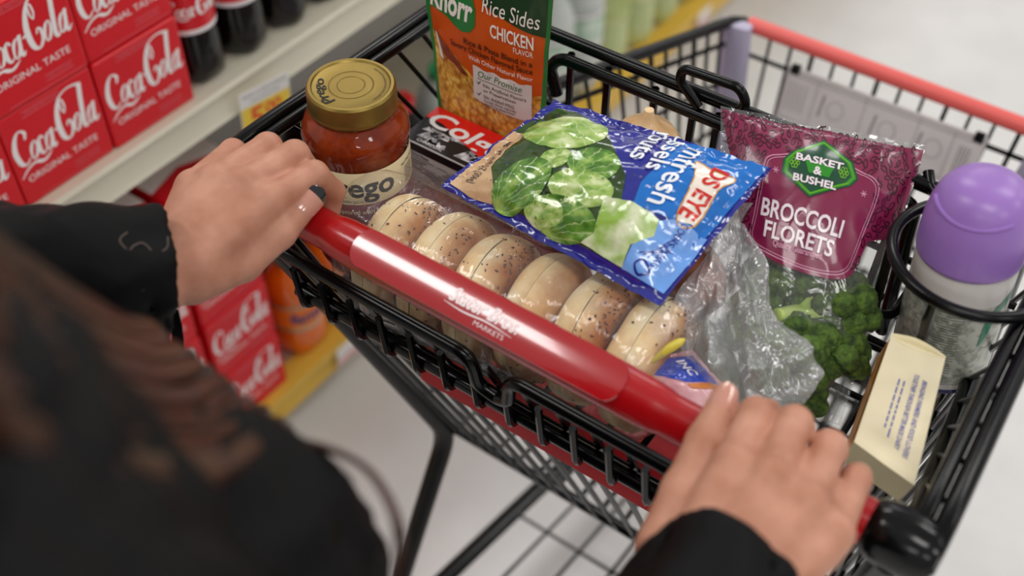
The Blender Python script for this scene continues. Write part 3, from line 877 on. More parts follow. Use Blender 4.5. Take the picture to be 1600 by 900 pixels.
for i in range(26):   # jagged mountain picture
    x = 0.004 + rnd.random() * 0.11; y = 0.003 + rnd.random() * 0.026; h = 0.004 + rnd.random() * 0.010
    poly(b, [(x, y), (x + h * 0.6, y + h), (x + h * 1.0, y + h * 0.55), (x + h * 1.6, y + h * 0.8), (x + h * 1.9, y + 0.001)], ft2, 4)
poly(b, red, ft3, 0)
put_text(b, 'Colgate', plane_fn((bx0, by0, bz1), (1, 0, 0), (0, 1, 0), 0.0013), 0.006, 0.0285, 0.0290, 1, width=0.118, rot=-0.055, bold=0.022, shear=0.12, align='LEFT')
put_text(b, 'TOOTHPASTE', plane_fn((bx0, by0, bz1), (1, 0, 0), (0, 1, 0), 0.0013), 0.030, 0.0215, 0.0045, 1, rot=-0.05)
put_text(b, 'CHARCOAL', plane_fn((bx0, by0, bz1), (1, 0, 0), (0, 1, 0), 0.0010), 0.030, 0.0030, 0.0055, 1)
ff = plane_fn((bx0, by0, bz0), (1, 0, 0), (0, 0, 1), 0.0003)
ff2 = plane_fn((bx0, by0, bz0), (1, 0, 0), (0, 0, 1), 0.0006)
poly(b, [(0.0008, 0.036), (W_ - 0.0008, 0.036), (W_ - 0.0008, 0.0452), (0.0008, 0.0452)], ff, 2)
put_text(b, 'Drug Facts', ff2, 0.012, 0.0315, 0.0045, 2, bold=0.02, align='LEFT')
for i in range(9):
    z = 0.029 - i * 0.0031
    x = 0.004
    while x < W_ - 0.02:
        l = 0.012 + rnd.random() * 0.030
        ribbon(b, [(x, z), (min(x + l, W_ - 0.006), z)], 0.0009 if i % 3 else 0.0006, ff2, 2, False, 1)
        x += l + 0.003 + (0.02 if rnd.random() < 0.2 else 0)
b.build('carton_body', ['tooth_red', 'tooth_white', 'tooth_black', 'tooth_side', 'tooth_grey'], TP, smooth=False)

# --- rice pouch
mat('pouch_orange', '#cf5210', rough=0.3, coat=0.25, var=0.05, vscale=18)
mat('pouch_green', '#1f7a3a', rough=0.3, coat=0.25)
mat('pouch_dark', '#0f3d24', rough=0.3, coat=0.2)
mat('pouch_white', '#f3ece4', rough=0.4)
mat('pouch_ink', '#2b1208', rough=0.4)
mat('promise_grey', '#dcd2cf', rough=0.4)
def rice_mat():
    m = mat('rice_print', '#d8a034', rough=0.35, coat=0.2)
    nt = m.node_tree; bs = nt.nodes['Principled BSDF']
    tc = nd(nt, 'ShaderNodeTexCoord'); vo = nd(nt, 'ShaderNodeTexVoronoi'); vo.inputs['Scale'].default_value = 185
    mp = nd(nt, 'ShaderNodeMapping'); mp.inputs['Scale'].default_value = (1, 1, 0.7); mp.inputs['Rotation'].default_value = (0, 0.8, 0)
    nz = nd(nt, 'ShaderNodeTexNoise'); nz.inputs['Scale'].default_value = 90; nt.links.new(tc.outputs['Object'], nz.inputs['Vector'])
    ma = nd(nt, 'ShaderNodeVectorMath', operation='MULTIPLY_ADD'); ma.inputs[1].default_value = (0.014, 0.014, 0.014); nt.links.new(nz.outputs['Color'], ma.inputs[0]); nt.links.new(tc.outputs['Object'], ma.inputs[2])
    nt.links.new(ma.outputs[0], mp.inputs['Vector']); nt.links.new(mp.outputs[0], vo.inputs['Vector'])
    r1 = nd(nt, 'ShaderNodeValToRGB'); e = r1.color_ramp.elements
    e[0].position, e[0].color = 0.05, hexc('#f6dc86'); e[1].position, e[1].color = 0.85, hexc('#b06c1c')
    k = e.new(0.42); k.color = hexc('#ecb846')
    nt.links.new(vo.outputs['Distance'], r1.inputs['Fac'])
    no = nd(nt, 'ShaderNodeTexNoise'); no.inputs['Scale'].default_value = 35; nt.links.new(tc.outputs['Object'], no.inputs['Vector'])
    r2 = nd(nt, 'ShaderNodeValToRGB'); r2.color_ramp.elements[0].position = 0.42; r2.color_ramp.elements[1].position = 0.62
    r2.color_ramp.elements[0].color = hexc('#b06a28'); r2.color_ramp.elements[1].color = (1, 1, 1, 1)
    nt.links.new(no.outputs['Fac'], r2.inputs['Fac'])
    mx = nd(nt, 'ShaderNodeMix', data_type='RGBA', blend_type='MULTIPLY'); mx.inputs['Factor'].default_value = 0.55
    nt.links.new(r1.outputs['Color'], mx.inputs['A']); nt.links.new(r2.outputs['Color'], mx.inputs['B'])
    nt.links.new(mx.outputs['Result'], bs.inputs['Base Color'])
rice_mat()
mat('rice_dark', '#5a1510', rough=0.35, color2='#94432a', vscale=90)
RP = root('rice_pouch', 'orange and green standing rice pouch leaning on the cart seat back', 'pouch', (-0.18, 0.245, SEAT))
pp = Pillow((-0.241, 0.240, 0.872), (-0.129, 0.243, 0.872), (-0.109, 0.226, 1.135), (-0.2445, 0.224, 1.135), 0.007, 0.016, 0.05, 0.03, 2.6, 0.0008, 14, 2)
b = MB(); pp.shell(b, 40, 60, 0, 1)
def pf(lift):
    def f(x, z):   # x, z measured on the pouch face in metres
        v = (z - 0.872) / 0.263
        u = (x - (-0.241 - 0.0035 * v)) / (0.112 + 0.0235 * v)
        return pp.front(u, v, lift)
    return f
def zx(u, z):
    v = (z - 0.872) / 0.263
    return (-0.241 - 0.0035 * v) + u * (0.112 + 0.0235 * v)
ME = 0.006
for u0, u1 in ((0.0, 0.030), (0.965, 1.0)):
    poly(b, [(zx(u0, 0.873), 0.873), (zx(u1, 0.873), 0.873), (zx(u1, 1.134), 1.134), (zx(u0, 1.134), 1.134)], pf(0.0003), 1, ME)
rl = [(zx(0.03, 1.034), 1.034), (-0.232, 1.030), (-0.220, 1.023), (-0.207, 1.014), (-0.195, 1.003), (-0.185, 0.992), (-0.170, 0.985), (-0.150, 0.990), (-0.1345, 1.002), (zx(0.965, 1.006), 1.006), (zx(0.965, 0.874), 0.874), (zx(0.03, 0.874), 0.874)]
poly(b, rl, pf(0.0004), 3, ME)
poly(b, [(-0.240, 1.034), (-0.232, 1.030), (-0.220, 1.023), (-0.207, 1.012), (-0.197, 1.000), (-0.205, 1.001), (-0.214, 1.008), (-0.223, 1.010), (-0.232, 1.021)], pf(0.0007), 4, ME)
poly(b, [(-0.236, 1.033), (-0.2335, 1.031), (-0.227, 1.005), (-0.232, 1.006)], pf(0.0009), 5, ME)
for i in range(5):
    ribbon(b, [(-0.200 + 0.006 * i, 0.997 - 0.002 * i), (-0.188 + 0.006 * i, 0.976 - 0.002 * i)], 0.0009, pf(0.0009), 4, False, 1, ME)
poly(b, [(zx(0.03, 1.058), 1.058), (-0.232, 1.059), (-0.220, 1.057), (-0.210, 1.051), (-0.202, 1.048), (-0.193, 1.050), (-0.187, 1.059), (-0.186, 1.075), (-0.190, 1.095), (-0.2, 1.11), (zx(0.03, 1.115), 1.115)], pf(0.0005), 1, ME)
poly(b, [(-0.182, 1.090), (-0.170, 1.081), (-0.150, 1.075), (-0.130, 1.071), (zx(0.965, 1.070), 1.070), (zx(0.965, 1.133), 1.133), (-0.175, 1.133)], pf(0.0005), 2, ME)
T_ = lambda *a, **k: put_text(b, *a, maxedge=ME, **k)
T_('Knorr', pf(0.0009), -0.1885, 1.061, 0.034, 5, bold=0.03, shear=0.25, align='RIGHT', width=0.050)
T_('Rice Sides', pf(0.0009), -0.123, 1.077, 0.0225, 5, shear=0.2, align='RIGHT', width=0.056)
T_('CHICKEN', pf(0.0009), -0.1285, 1.0555, 0.0185, 5, bold=0.02, align='RIGHT', width=0.042)
T_('FLAVOR', pf(0.0009), -0.1290, 1.0470, 0.0085, 5, align='RIGHT', width=0.0185)
T_('Rice & Pasta Blend in a', pf(0.0009), -0.1300, 1.0365, 0.0088, 6, bold=0.01, align='RIGHT', width=0.070)
T_('Savory Chicken Flavored Sauce', pf(0.0009), -0.1300, 1.0285, 0.0088, 6, bold=0.01, align='RIGHT', width=0.086)
T_('With Other Natural Flavor', pf(0.0009), -0.1300, 1.0210, 0.0070, 5, align='RIGHT', width=0.066)
wave = [(-0.1915, 1.0165)] + [(-0.1915 + 0.060 * k / 16, 1.0158 + 0.0012 * math.sin(k * 1.3)) for k in range(1, 16)] + [(-0.1310, 1.0165), (-0.1318, 0.9745), (-0.150, 0.9735), (-0.172, 0.975), (-0.1925, 0.9795)]
poly(b, wave, pf(0.0011), 7, ME)
T_('Our Promise', pf(0.0014), -0.1860, 1.0060, 0.0105, 1, shear=0.3, align='LEFT', width=0.046)
ribbon(b, [(-0.1870, 1.0038), (-0.1400, 1.0030)], 0.0006, pf(0.0014), 6, False, 1, ME)
for i, (l1, l2) in enumerate((('No Artificial Flavors', 'or Preservatives'), ('No Added MSG', ''))):
    z = 0.9965 - 0.0125 * i
    T_(l1, pf(0.0014), -0.1805, z, 0.0056, 6, align='LEFT', width=0.044 if not i else 0.032)
    if l2: T_(l2, pf(0.0014), -0.1805, z - 0.0055, 0.0056, 6, align='LEFT', width=0.034)
    ribbon(b, [(-0.1880, z + 0.003), (-0.1864, z + 0.0008), (-0.1835, z + 0.005)], [0.001, 0.0014, 0.0006], pf(0.0014), 2, False, 1, ME)
T_('Except those naturally', pf(0.0014), -0.1805, 0.9800, 0.0044, 6, align='LEFT', width=0.034)
T_('occurring glutamates', pf(0.0014), -0.1805, 0.9762, 0.0044, 6, align='LEFT', width=0.032)
b.build('pouch_body', ['pouch_orange', 'pouch_green', 'pouch_dark', 'rice_print', 'rice_dark', 'pouch_white', 'pouch_ink', 'promise_grey'], RP)

# --- bagels in their bag
def bagel_mat():
    m = mat('bagel_crust', '#d9a55e', rough=0.5, spec=0.35, sub=0.15)
    nt = m.node_tree; bs = nt.nodes['Principled BSDF']
    tc = nd(nt, 'ShaderNodeTexCoord'); oi = nd(nt, 'ShaderNodeObjectInfo')
    ad = nd(nt, 'ShaderNodeVectorMath', operation='ADD'); nt.links.new(tc.outputs['Object'], ad.inputs[0])
    sc_ = nd(nt, 'ShaderNodeVectorMath', operation='SCALE'); sc_.inputs[0].default_value = (3.1, 1.7, 2.3); nt.links.new(oi.outputs['Random'], sc_.inputs['Scale']); nt.links.new(sc_.outputs[0], ad.inputs[1])
    no = nd(nt, 'ShaderNodeTexNoise'); no.inputs['Scale'].default_value = 26; no.inputs['Detail'].default_value = 4; nt.links.new(ad.outputs[0], no.inputs['Vector'])
    r = nd(nt, 'ShaderNodeValToRGB'); e = r.color_ramp.elements
    e[0].position, e[0].color = 0.34, hexc('#eec588'); e[1].position, e[1].color = 0.66, hexc('#fff0cc')
    k = e.new(0.5); k.color = hexc('#f9dea8')
    nt.links.new(no.outputs['Fac'], r.inputs['Fac'])
    sp = nd(nt, 'ShaderNodeSeparateXYZ'); nt.links.new(tc.outputs['Object'], sp.inputs[0])
    no2 = nd(nt, 'ShaderNodeTexNoise'); no2.inputs['Scale'].default_value = 30; no2.inputs['Detail'].default_value = 4; nt.links.new(ad.outputs[0], no2.inputs['Vector'])
    mr = nd(nt, 'ShaderNodeMapRange'); mr.inputs['From Min'].default_value = -0.012; mr.inputs['From Max'].default_value = 0.024; mr.inputs['To Min'].default_value = -0.35; mr.inputs['To Max'].default_value = 0.40
    nt.links.new(sp.outputs[0], mr.inputs['Value'])
    su = nd(nt, 'ShaderNodeMath', operation='ADD'); nt.links.new(mr.outputs[0], su.inputs[0]); nt.links.new(no2.outputs['Fac'], su.inputs[1])
    r2 = nd(nt, 'ShaderNodeValToRGB'); r2.color_ramp.elements[0].position = 0.38; r2.color_ramp.elements[1].position = 0.95
    nt.links.new(su.outputs[0], r2.inputs['Fac'])
    mx = nd(nt, 'ShaderNodeMix', data_type='RGBA'); nt.links.new(r2.outputs['Color'], mx.inputs['Factor']); nt.links.new(r.outputs['Color'], mx.inputs['A']); mx.inputs['B'].default_value = hexc('#b26c30')
    nt.links.new(mx.outputs['Result'], bs.inputs['Base Color'])
    n3 = nd(nt, 'ShaderNodeTexNoise'); n3.inputs['Scale'].default_value = 160; nt.links.new(ad.outputs[0], n3.inputs['Vector'])
    bp = nd(nt, 'ShaderNodeBump'); bp.inputs['Strength'].default_value = 0.25; bp.inputs['Distance'].default_value = 0.002
    nt.links.new(n3.outputs['Fac'], bp.inputs['Height']); nt.links.new(bp.outputs[0], bs.inputs['Normal'])
bagel_mat()
mat('bagel_crumb', '#eddcb2', rough=0.7, color2='#d8b985', vscale=60)
mat('seed_dark', '#4a2a16', rough=0.6, color2='#7a4a24', vscale=30)
def bagel():
    r = root('bagel', '', 'bagel')
    for side in (-1, 1):
        b = MB(); R0, rr, th = 0.0342, 0.0205, 0.0211
        def f(u, v):
            a = 2 * PI * u; t = PI * v       # half of the ring, from outer cut edge over the crust to the inner cut edge
            w = 1 + 0.06 * noise.noise(V((math.cos(a) * 1.6, math.sin(a) * 1.6, side * 3.0)))
            rad = R0 + rr * w * math.cos(t) * (1.0 if math.cos(t) > 0 else 1.15)
            x = side * (0.0002 + th * w * math.sin(t) ** 0.62)
            return V((x, rad * math.cos(a), rad * math.sin(a)))
        b.grid(f, 56, 18, 0, flip=(side < 0))
        b.grid(lambda u, v: V((side * 0.0002, (R0 + rr * (1 - 2 * v) * 0.985) * math.cos(2 * PI * u), (R0 + rr * (1 - 2 * v) * 0.985) * math.sin(2 * PI * u))), 56, 3, 1, flip=(side > 0))
        b.build('bagel_half', ['bagel_crust', 'bagel_crumb'], r, sharp=1.2)
    b = MB(); rs = random.Random(7)
    for k in range(95):
        a = rs.gauss(math.radians(40), 0.75); t = max(-0.5, min(1.5, rs.gauss(0.6, 0.5)))
        side = 1 if t > 0 else -1
        rad = 0.0342 + 0.0207 * math.cos(t); x = 0.0224 * abs(math.sin(t)) ** 0.62 * side
        p = V((x, rad * math.cos(a), rad * math.sin(a))); nrm = V((math.sin(t), math.cos(t) * math.cos(a), math.cos(t) * math.sin(a)))
        e1 = nrm.orthogonal().normalized(); e1 = (Matrix.Rotation(rs.random() * 6.28, 3, nrm) @ e1); e2 = nrm.cross(e1); s1, s2 = 0.0007 + rs.random() * 0.0012, 0.0005 + rs.random() * 0.0006
        q = [p + nrm * 0.0001 + e1 * s1 * math.cos(w) + e2 * s2 * math.sin(w) for w in [2 * PI * i / 6 for i in range(6)]]
        b.add(q + [p + nrm * 0.0009], [(i, (i + 1) % 6, 6) for i in range(6)])
    o = b.build('seed_topping', 'seed_dark', r); o['kind'] = 'stuff'
    return r
bg = bagel()
bn = ['at the left end of the bag beside the sauce jar', 'second from the sauce jar', 'third from the sauce jar, seeded', 'fourth from the sauce jar, in the middle of the red handle', 'fifth from the sauce jar, under the blue sprouts bag edge', 'at the right end of the bag']
BGX = [-0.1480, -0.1020, -0.0560, -0.0095, 0.0365, 0.0830]
for i, x in enumerate(BGX):
    r_ = bg if i == 0 else copy_tree(bg)
    r_.location = (x, 0.0650 + 0.0036 * i + 0.002 * math.sin(i * 2.1), SEAT + 0.0580 + 0.0012 * i)
    r_.rotation_euler = (0.6 + 1.1 * i if i % 2 else 0.2 * i, math.radians((-3, -2, -3, -2, -3, -2)[i]), math.radians((2, 1, 2, 1, 2, 1)[i]))
    r_['label'] = 'golden bagel on edge, ' + bn[i]; r_['group'] = 'bagels in the clear bag'
film('bagel_film', tint=(0.97, 0.97, 0.98), haze=0.045, rough=0.08, bump=0.9, bscale=45, stretch=(2.2, 0.5, 0.5), boost=1.1)
mat('panel_white', '#c9c2c0', rough=0.45, var=0.05, vscale=30)
mat('panel_ink', '#2e2a2c', rough=0.5)
mat('clip_yellow', '#dccb4a', rough=0.35)
BB_ = root('bagel_bag', 'clear plastic bag of bagels lying behind the red handle', 'bag', (-0.04, 0.07, SEAT))
def bagf(u, v, lift=0.0):
    x = -0.202 + 0.326 * u
    a = 2 * PI * v
    e = 1.0
    if u < 0.14: e = 0.30 + 0.70 * math.sin(u / 0.14 * PI / 2) ** 0.6
    if u > 0.90: e = 0.25 + 0.75 * math.cos((u - 0.90) / 0.10 * PI / 2) ** 0.8
    ca, sa = math.cos(a), math.sin(a)
    ry = 0.0585 * math.copysign(abs(ca) ** 0.82, ca); rz = 0.0605 * math.copysign(abs(sa) ** 0.82, sa)
    w = 0.0022 * noise.noise(V((u * 7, ca * 2.2, sa * 2.2))) + 0.0016 * (1 - 2 * abs(noise.noise(V((u * 16 + 4, ca * 3, sa * 3)))))
    w += 0.0042 * math.exp(-((u - 0.06) / 0.08) ** 2) * math.sin(a * 9 + 20 * u)
    k = e * (1 + (w + lift) / 0.058)
    return V((x, 0.0630 + 0.021 * u + ry * k, SEAT + 0.0620 + 0.0035 * u + rz * (k if sa > 0 else k) + (0.026 * (1 - u / 0.14) if u < 0.14 else 0)))
b = MB(); b.grid(lambda u, v: bagf(u, v), 110, 72); b.build('bag_film', 'bagel_film', BB_, sharp=1.5)
b = MB()
fpan = lambda lift: (lambda a, c: bagf(a, c, lift))
A0, A1 = 0.52, 0.635    # lower rear side, towards the shopper
poly(b, [(0.16, A0), (0.70, A0), (0.70, A1), (0.16, A1)], fpan(-0.0006), 0, 0.02)
f2 = fpan(0.0004)
for i in range(34):
    u = 0.30 + i * 0.0032
    ribbon(b, [(u, 0.55), (u, 0.585)], 0.0018 if i % 3 else 0.0009, f2, 1, False, 1, 0.02)
rnd = random.Random(9)
for k in range(9):
    v = A0 + 0.010 + k * 0.0115; u = 0.43
    while u < 0.67:
        l = 0.01 + rnd.random() * 0.03
        ribbon(b, [(u, v), (min(u + l, 0.69), v)], 0.0042, f2, 1, False, 1, 0.02); u += l + 0.008
for k in range(4): ribbon(b, [(0.19, A0 + 0.02 + k * 0.02), (0.27, A0 + 0.02 + k * 0.02)], 0.005, f2, 1, False, 1, 0.02)
b.build('nutrition_panel', ['panel_white', 'panel_ink'], BB_, label='white printed panel with a barcode low on the bag')
b = MB(); b.tube(catmull([(0.098, 0.052, 0.972), (0.106, 0.062, 0.984), (0.114, 0.072, 0.992)], 5), [0.0005, 0.0012, 0.002, 0.0026, 0.003, 0.0034, 0.0036, 0.0036, 0.0034, 0.0028, 0.0010], 10)
b.build('bag_clip', 'clip_yellow', BB_)

# --- blue bag of brussels sprouts
mat('bag_navy', '#25298c', rough=0.14, spec=0.6, coat=0.5, bump=0.35, bscale=70)
mat('bag_bright', '#0f6fc6', rough=0.14, spec=0.6, coat=0.5, bump=0.35, bscale=70)
mat('bag_light', '#8db4ee', rough=0.16, spec=0.6, coat=0.5, bump=0.35, bscale=70, color2='#6ea2ea', vscale=16)
mat('bag_wood', '#d9b78f', rough=0.18, coat=0.4, color2='#c99f74', vscale=24, bump=0.3, bscale=70)
mat('bag_cream', '#f4e9dc', rough=0.16, coat=0.4)
mat('bag_gold', '#d99a2e', rough=0.2, coat=0.3)
mat('bag_red', '#cf2b23', rough=0.2, coat=0.3)
mat('bag_white', '#eef1f6', rough=0.16, coat=0.4)
mat('bag_ink', '#2a2230', rough=0.25)
mat('bag_shade_green', '#39561f', rough=0.16, coat=0.5, color2='#1f3512', vscale=40, bump=0.35, bscale=70)
mat('bag_bowl_green', '#93b84c', rough=0.16, coat=0.5, color2='#dfe6c0', vscale=45, contrast=(0.38, 0.62), bump=0.35, bscale=70)
def sprout_mat(name, c_dark, c_mid, c_pale):
    m = mat(name, c_mid, rough=0.16, spec=0.6, coat=0.5)
    nt = m.node_tree; bs = nt.nodes['Principled BSDF']
    uv = nd(nt, 'ShaderNodeUVMap'); uv.uv_map = 'art'
    sx_ = nd(nt, 'ShaderNodeSeparateXYZ')
    no = nd(nt, 'ShaderNodeTexNoise'); no.inputs['Scale'].default_value = 2.2; no.inputs['Detail'].default_value = 3
    nt.links.new(uv.outputs[0], no.inputs['Vector'])
    ad = nd(nt, 'ShaderNodeVectorMath', operation='MULTIPLY_ADD'); ad.inputs[1].default_value = (0.5, 0.5, 0.5)
    nt.links.new(no.outputs['Color'], ad.inputs[0]); nt.links.new(uv.outputs[0], ad.inputs[2]); nt.links.new(ad.outputs[0], sx_.inputs[0])
    ax = nd(nt, 'ShaderNodeMath', operation='ADD'); ax.inputs[1].default_value = -1.25; nt.links.new(sx_.outputs[0], ax.inputs[0])
    at_ = nd(nt, 'ShaderNodeMath', operation='ARCTAN2'); nt.links.new(sx_.outputs[1], at_.inputs[0]); nt.links.new(ax.outputs[0], at_.inputs[1])
    mu = nd(nt, 'ShaderNodeMath', operation='MULTIPLY'); mu.inputs[1].default_value = 11.0; nt.links.new(at_.outputs[0], mu.inputs[0])
    si = nd(nt, 'ShaderNodeMath', operation='SINE'); nt.links.new(mu.outputs[0], si.inputs[0])
    ab = nd(nt, 'ShaderNodeMath', operation='ABSOLUTE'); nt.links.new(si.outputs[0], ab.inputs[0])
    rv = nd(nt, 'ShaderNodeValToRGB'); e = rv.color_ramp.elements; e[0].position, e[0].color = 0.02, (1, 1, 1, 1); e[1].position, e[1].color = 0.22, (0, 0, 0, 1)
    nt.links.new(ab.outputs[0], rv.inputs['Fac'])
    n2 = nd(nt, 'ShaderNodeTexNoise'); n2.inputs['Scale'].default_value = 1.6; nt.links.new(uv.outputs[0], n2.inputs['Vector'])
    rb = nd(nt, 'ShaderNodeValToRGB'); e = rb.color_ramp.elements; e[0].position, e[0].color = 0.36, hexc(c_dark); e[1].position, e[1].color = 0.68, hexc(c_pale); k = e.new(0.52); k.color = hexc(c_mid)
    nt.links.new(n2.outputs['Fac'], rb.inputs['Fac'])
    mx = nd(nt, 'ShaderNodeMix', data_type='RGBA'); mul = nd(nt, 'ShaderNodeMath', operation='MULTIPLY'); mul.inputs[1].default_value = 0.75
    nt.links.new(rv.outputs['Color'], mul.inputs[0]); nt.links.new(mul.outputs[0], mx.inputs['Factor']); nt.links.new(rb.outputs['Color'], mx.inputs['A']); mx.inputs['B'].default_value = hexc('#d3e0a4')
    nt.links.new(mx.outputs['Result'], bs.inputs['Base Color'])
sprout_mat('sprout_deep', '#3f6b22', '#5f8f34', '#9fbf5e')
sprout_mat('sprout_pale', '#6f9a3a', '#a3c064', '#dbe5b0')
LU, LV = 0.116, 0.186
SB = root('sprouts_bag', 'blue glossy bag of brussels sprouts lying across the bagels', 'bag', (0.0, 0.14, 1.0))
bs_ = Pillow((-0.082, 0.191, 1.045), (-0.118, 0.084, 1.010), (0.087, 0.080, 1.002), (0.102, 0.212, 1.050), 0.026, 0.016, 0.05, 0.045, 2.4, 0.0017, 24, 1.0)
b = MB(); bs_.shell(b, 90, 130, 0, 0)
def sf(lift): return lambda a, c: bs_.front(a / LU, c / LV, lift)
def S(pts): return [(u * LU, v * LV) for u, v in pts]
ME = 0.004
poly(b, S([(0.965, 0.045), (0.80, 0.030), (0.60, 0.012), (0.30, 0.012), (0.06, 0.05), (0.05, 0.10), (0.17, 0.34), (0.47, 0.60), (0.63, 0.66), (0.925, 0.81), (0.925, 0.62), (0.93, 0.22)]), sf(0.0005), 9, ME)
poly(b, S([(0.955, 0.020), (0.376, 0.008), (0.37, 0.05), (0.40, 0.087), (0.564, 0.090), (0.739, 0.110), (0.86, 0.19), (0.95, 0.224), (0.97, 0.12)]), sf(0.0009), 3, ME)
def sprout(cu, cv, ru, rv, mi, lift, rot=0.0, flip=1):
    cu, cv = cu * LU, cv * LV
    c_, s_ = math.cos(rot), math.sin(rot)
    uvf = lambda x, y: (flip * ((x - cu) * c_ + (y - cv) * s_) / ru, (-(x - cu) * s_ + (y - cv) * c_) / rv)
    poly(b, [(x, y) for x, y in ell(cu, cv, ru, rv, rot, 40)], sf(lift), mi, ME, uvf)
sprout(0.30, 0.225, 0.0205, 0.0325, 12, 0.0010, 0.1, -1)
sprout(0.535, 0.316, 0.0100, 0.0110, 12, 0.0011)
sprout(0.475, 0.460, 0.0140, 0.0190, 11, 0.0012)
sprout(0.655, 0.495, 0.0145, 0.0235, 12, 0.0013, 0.1)
sprout(0.850, 0.510, 0.0130, 0.0265, 11, 0.0014)
sprout(0.865, 0.430, 0.0100, 0.0150, 12, 0.0016)
sprout(0.775, 0.280, 0.0235, 0.0185, 11, 0.0018)
poly(b, S([(0.648, 0.598), (0.598, 0.698), (0.612, 0.813), (0.707, 0.837), (0.81, 0.787), (0.925, 0.805), (0.925, 0.725), (0.915, 0.622), (0.847, 0.647)]), sf(0.0016), 10, ME)
poly(b, S([(0.03, 0.560), (0.004, 0.734), (0.004, 0.985), (0.349, 0.975), (0.627, 0.975), (0.567, 0.872), (0.59, 0.789), (0.607, 0.700), (0.465, 0.665), (0.283, 0.664)]), sf(0.0010), 1, ME)
poly(b, S([(0.81, 0.792), (0.621, 0.812), (0.552, 0.865), (0.551, 0.985), (0.728, 0.990), (0.935, 0.985), (0.930, 0.806)]), sf(0.0014), 2, ME)
rib = S([(0.175, 0.758), (0.185, 0.836), (0.165, 0.925), (0.289, 0.906), (0.535, 0.926), (0.560, 0.862), (0.372, 0.822), (0.270, 0.800)])
poly(b, rib, sf(0.0018), 4, ME); ribbon(b, rib, 0.0009, sf(0.0020), 5, True, 4, ME)
put_text(b, 'DS EYE', sf(0.0024), 0.345 * LU, 0.842 * LV, 0.0165, 6, width=0.043, rot=0.10, bold=0.025, maxedge=ME)
put_text(b, 'mfresh', sf(0.0022), 0.318 * LU, 0.705 * LV, 0.0225, 7, width=0.057, rot=0.20, bold=0.012, maxedge=ME)
put_text(b, 'ussels', sf(0.0022), 0.185 * LU, 0.605 * LV, 0.0195, 7, width=0.046, rot=0.24, bold=0.010, maxedge=ME)
put_text(b, 'routs', sf(0.0022), 0.180 * LU, 0.525 * LV, 0.0195, 7, width=0.040, rot=0.24, bold=0.010, maxedge=ME)
put_text(b, 'NET WT 10.8 OZ (306g)', sf(0.0016), 0.69 * LU, 0.058 * LV, 0.0085, 8, width=0.050, rot=0.16, maxedge=ME)
put_text(b, 'COOKS IN BAG', sf(0.0022), 0.70 * LU, 0.885 * LV, 0.0075, 0, width=0.034, maxedge=ME)
for k in range(3): ribbon(b, S([(0.60 + 0.06 * k, 0.905 + 0.01 * k), (0.82, 0.865 - 0.018 * k)]), 0.0006, sf(0.0022), 0, False, 1, ME)
ribbon(b, S([(0.84, 0.86), (0.88, 0.90), (0.92, 0.87), (0.88, 0.84)]), 0.0014, sf(0.0022), 0, True, 4, ME)
b.build('bag_body', ['bag_navy', 'bag_bright', 'bag_light', 'bag_wood', 'bag_cream', 'bag_gold', 'bag_red', 'bag_white', 'bag_ink', 'bag_shade_green', 'bag_bowl_green', 'sprout_deep', 'sprout_pale'], SB, sharp=1.2)

# --- broccoli florets in their bag
mat('floret_crown', '#263b13', rough=0.8, color2='#557324', vscale=160, bump=1.0, bscale=420)
mat('floret_stem', '#9bb850', rough=0.5, color2='#b9cc74', vscale=40)
def floret():
    r = root('broccoli_floret', '', 'broccoli')
    b = MB()
    b.tube(catmull([(0, 0, -0.026), (0.001, 0, -0.012), (0, 0, 0.002)], 4), [0.0055, 0.0055, 0.006, 0.0065, 0.007, 0.0075, 0.008, 0.0085, 0.009], 12)
    for k in range(5):
        a = 2 * PI * k / 5
        b.tube(catmull([(0, 0, -0.008), (0.007 * math.cos(a), 0.007 * math.sin(a), 0.001), (0.016 * math.cos(a), 0.016 * math.sin(a), 0.010)], 4), [0.004, 0.0042, 0.0044, 0.0044, 0.0044, 0.0044, 0.0044, 0.0044, 0.005], 8)
    b.build('stem', 'floret_stem', r)
    b = MB()
    lob = [(0, 0, 0.017, 0.015)] + [(0.016 * math.cos(2 * PI * k / 6), 0.016 * math.sin(2 * PI * k / 6), 0.009 + 0.003 * (k % 2), 0.0125) for k in range(6)]
    for (x, y, z, rr) in lob:
        bm = bmesh.new(); bmesh.ops.create_icosphere(bm, subdivisions=4, radius=1)
        bm.verts.index_update(); vs = []
        for v in bm.verts:
            d = v.co.normalized(); w = V((x, y, z)) * 60
            bud = abs(noise.noise(d * 7 + w)) * 0.16 + abs(noise.noise(d * 15 + w)) * 0.10
            vs.append(V((x, y, z)) + d * rr * (0.86 + bud) * (1.0 if d.z > -0.2 else 0.85))
        b.add(vs, [tuple(q.index for q in f.verts) for f in bm.faces]); bm.free()
    b.build('crown', 'floret_crown', r)
    return r
FL_ = floret()
broc = Pillow((0.032, 0.262, 1.047), (0.187, 0.308, 1.050), (0.226, 0.137, 0.905), (0.136, 0.110, 0.905), 0.031, 0.024, 0.03, 0.025, 2.6, 0.0015, 15, 7.0)
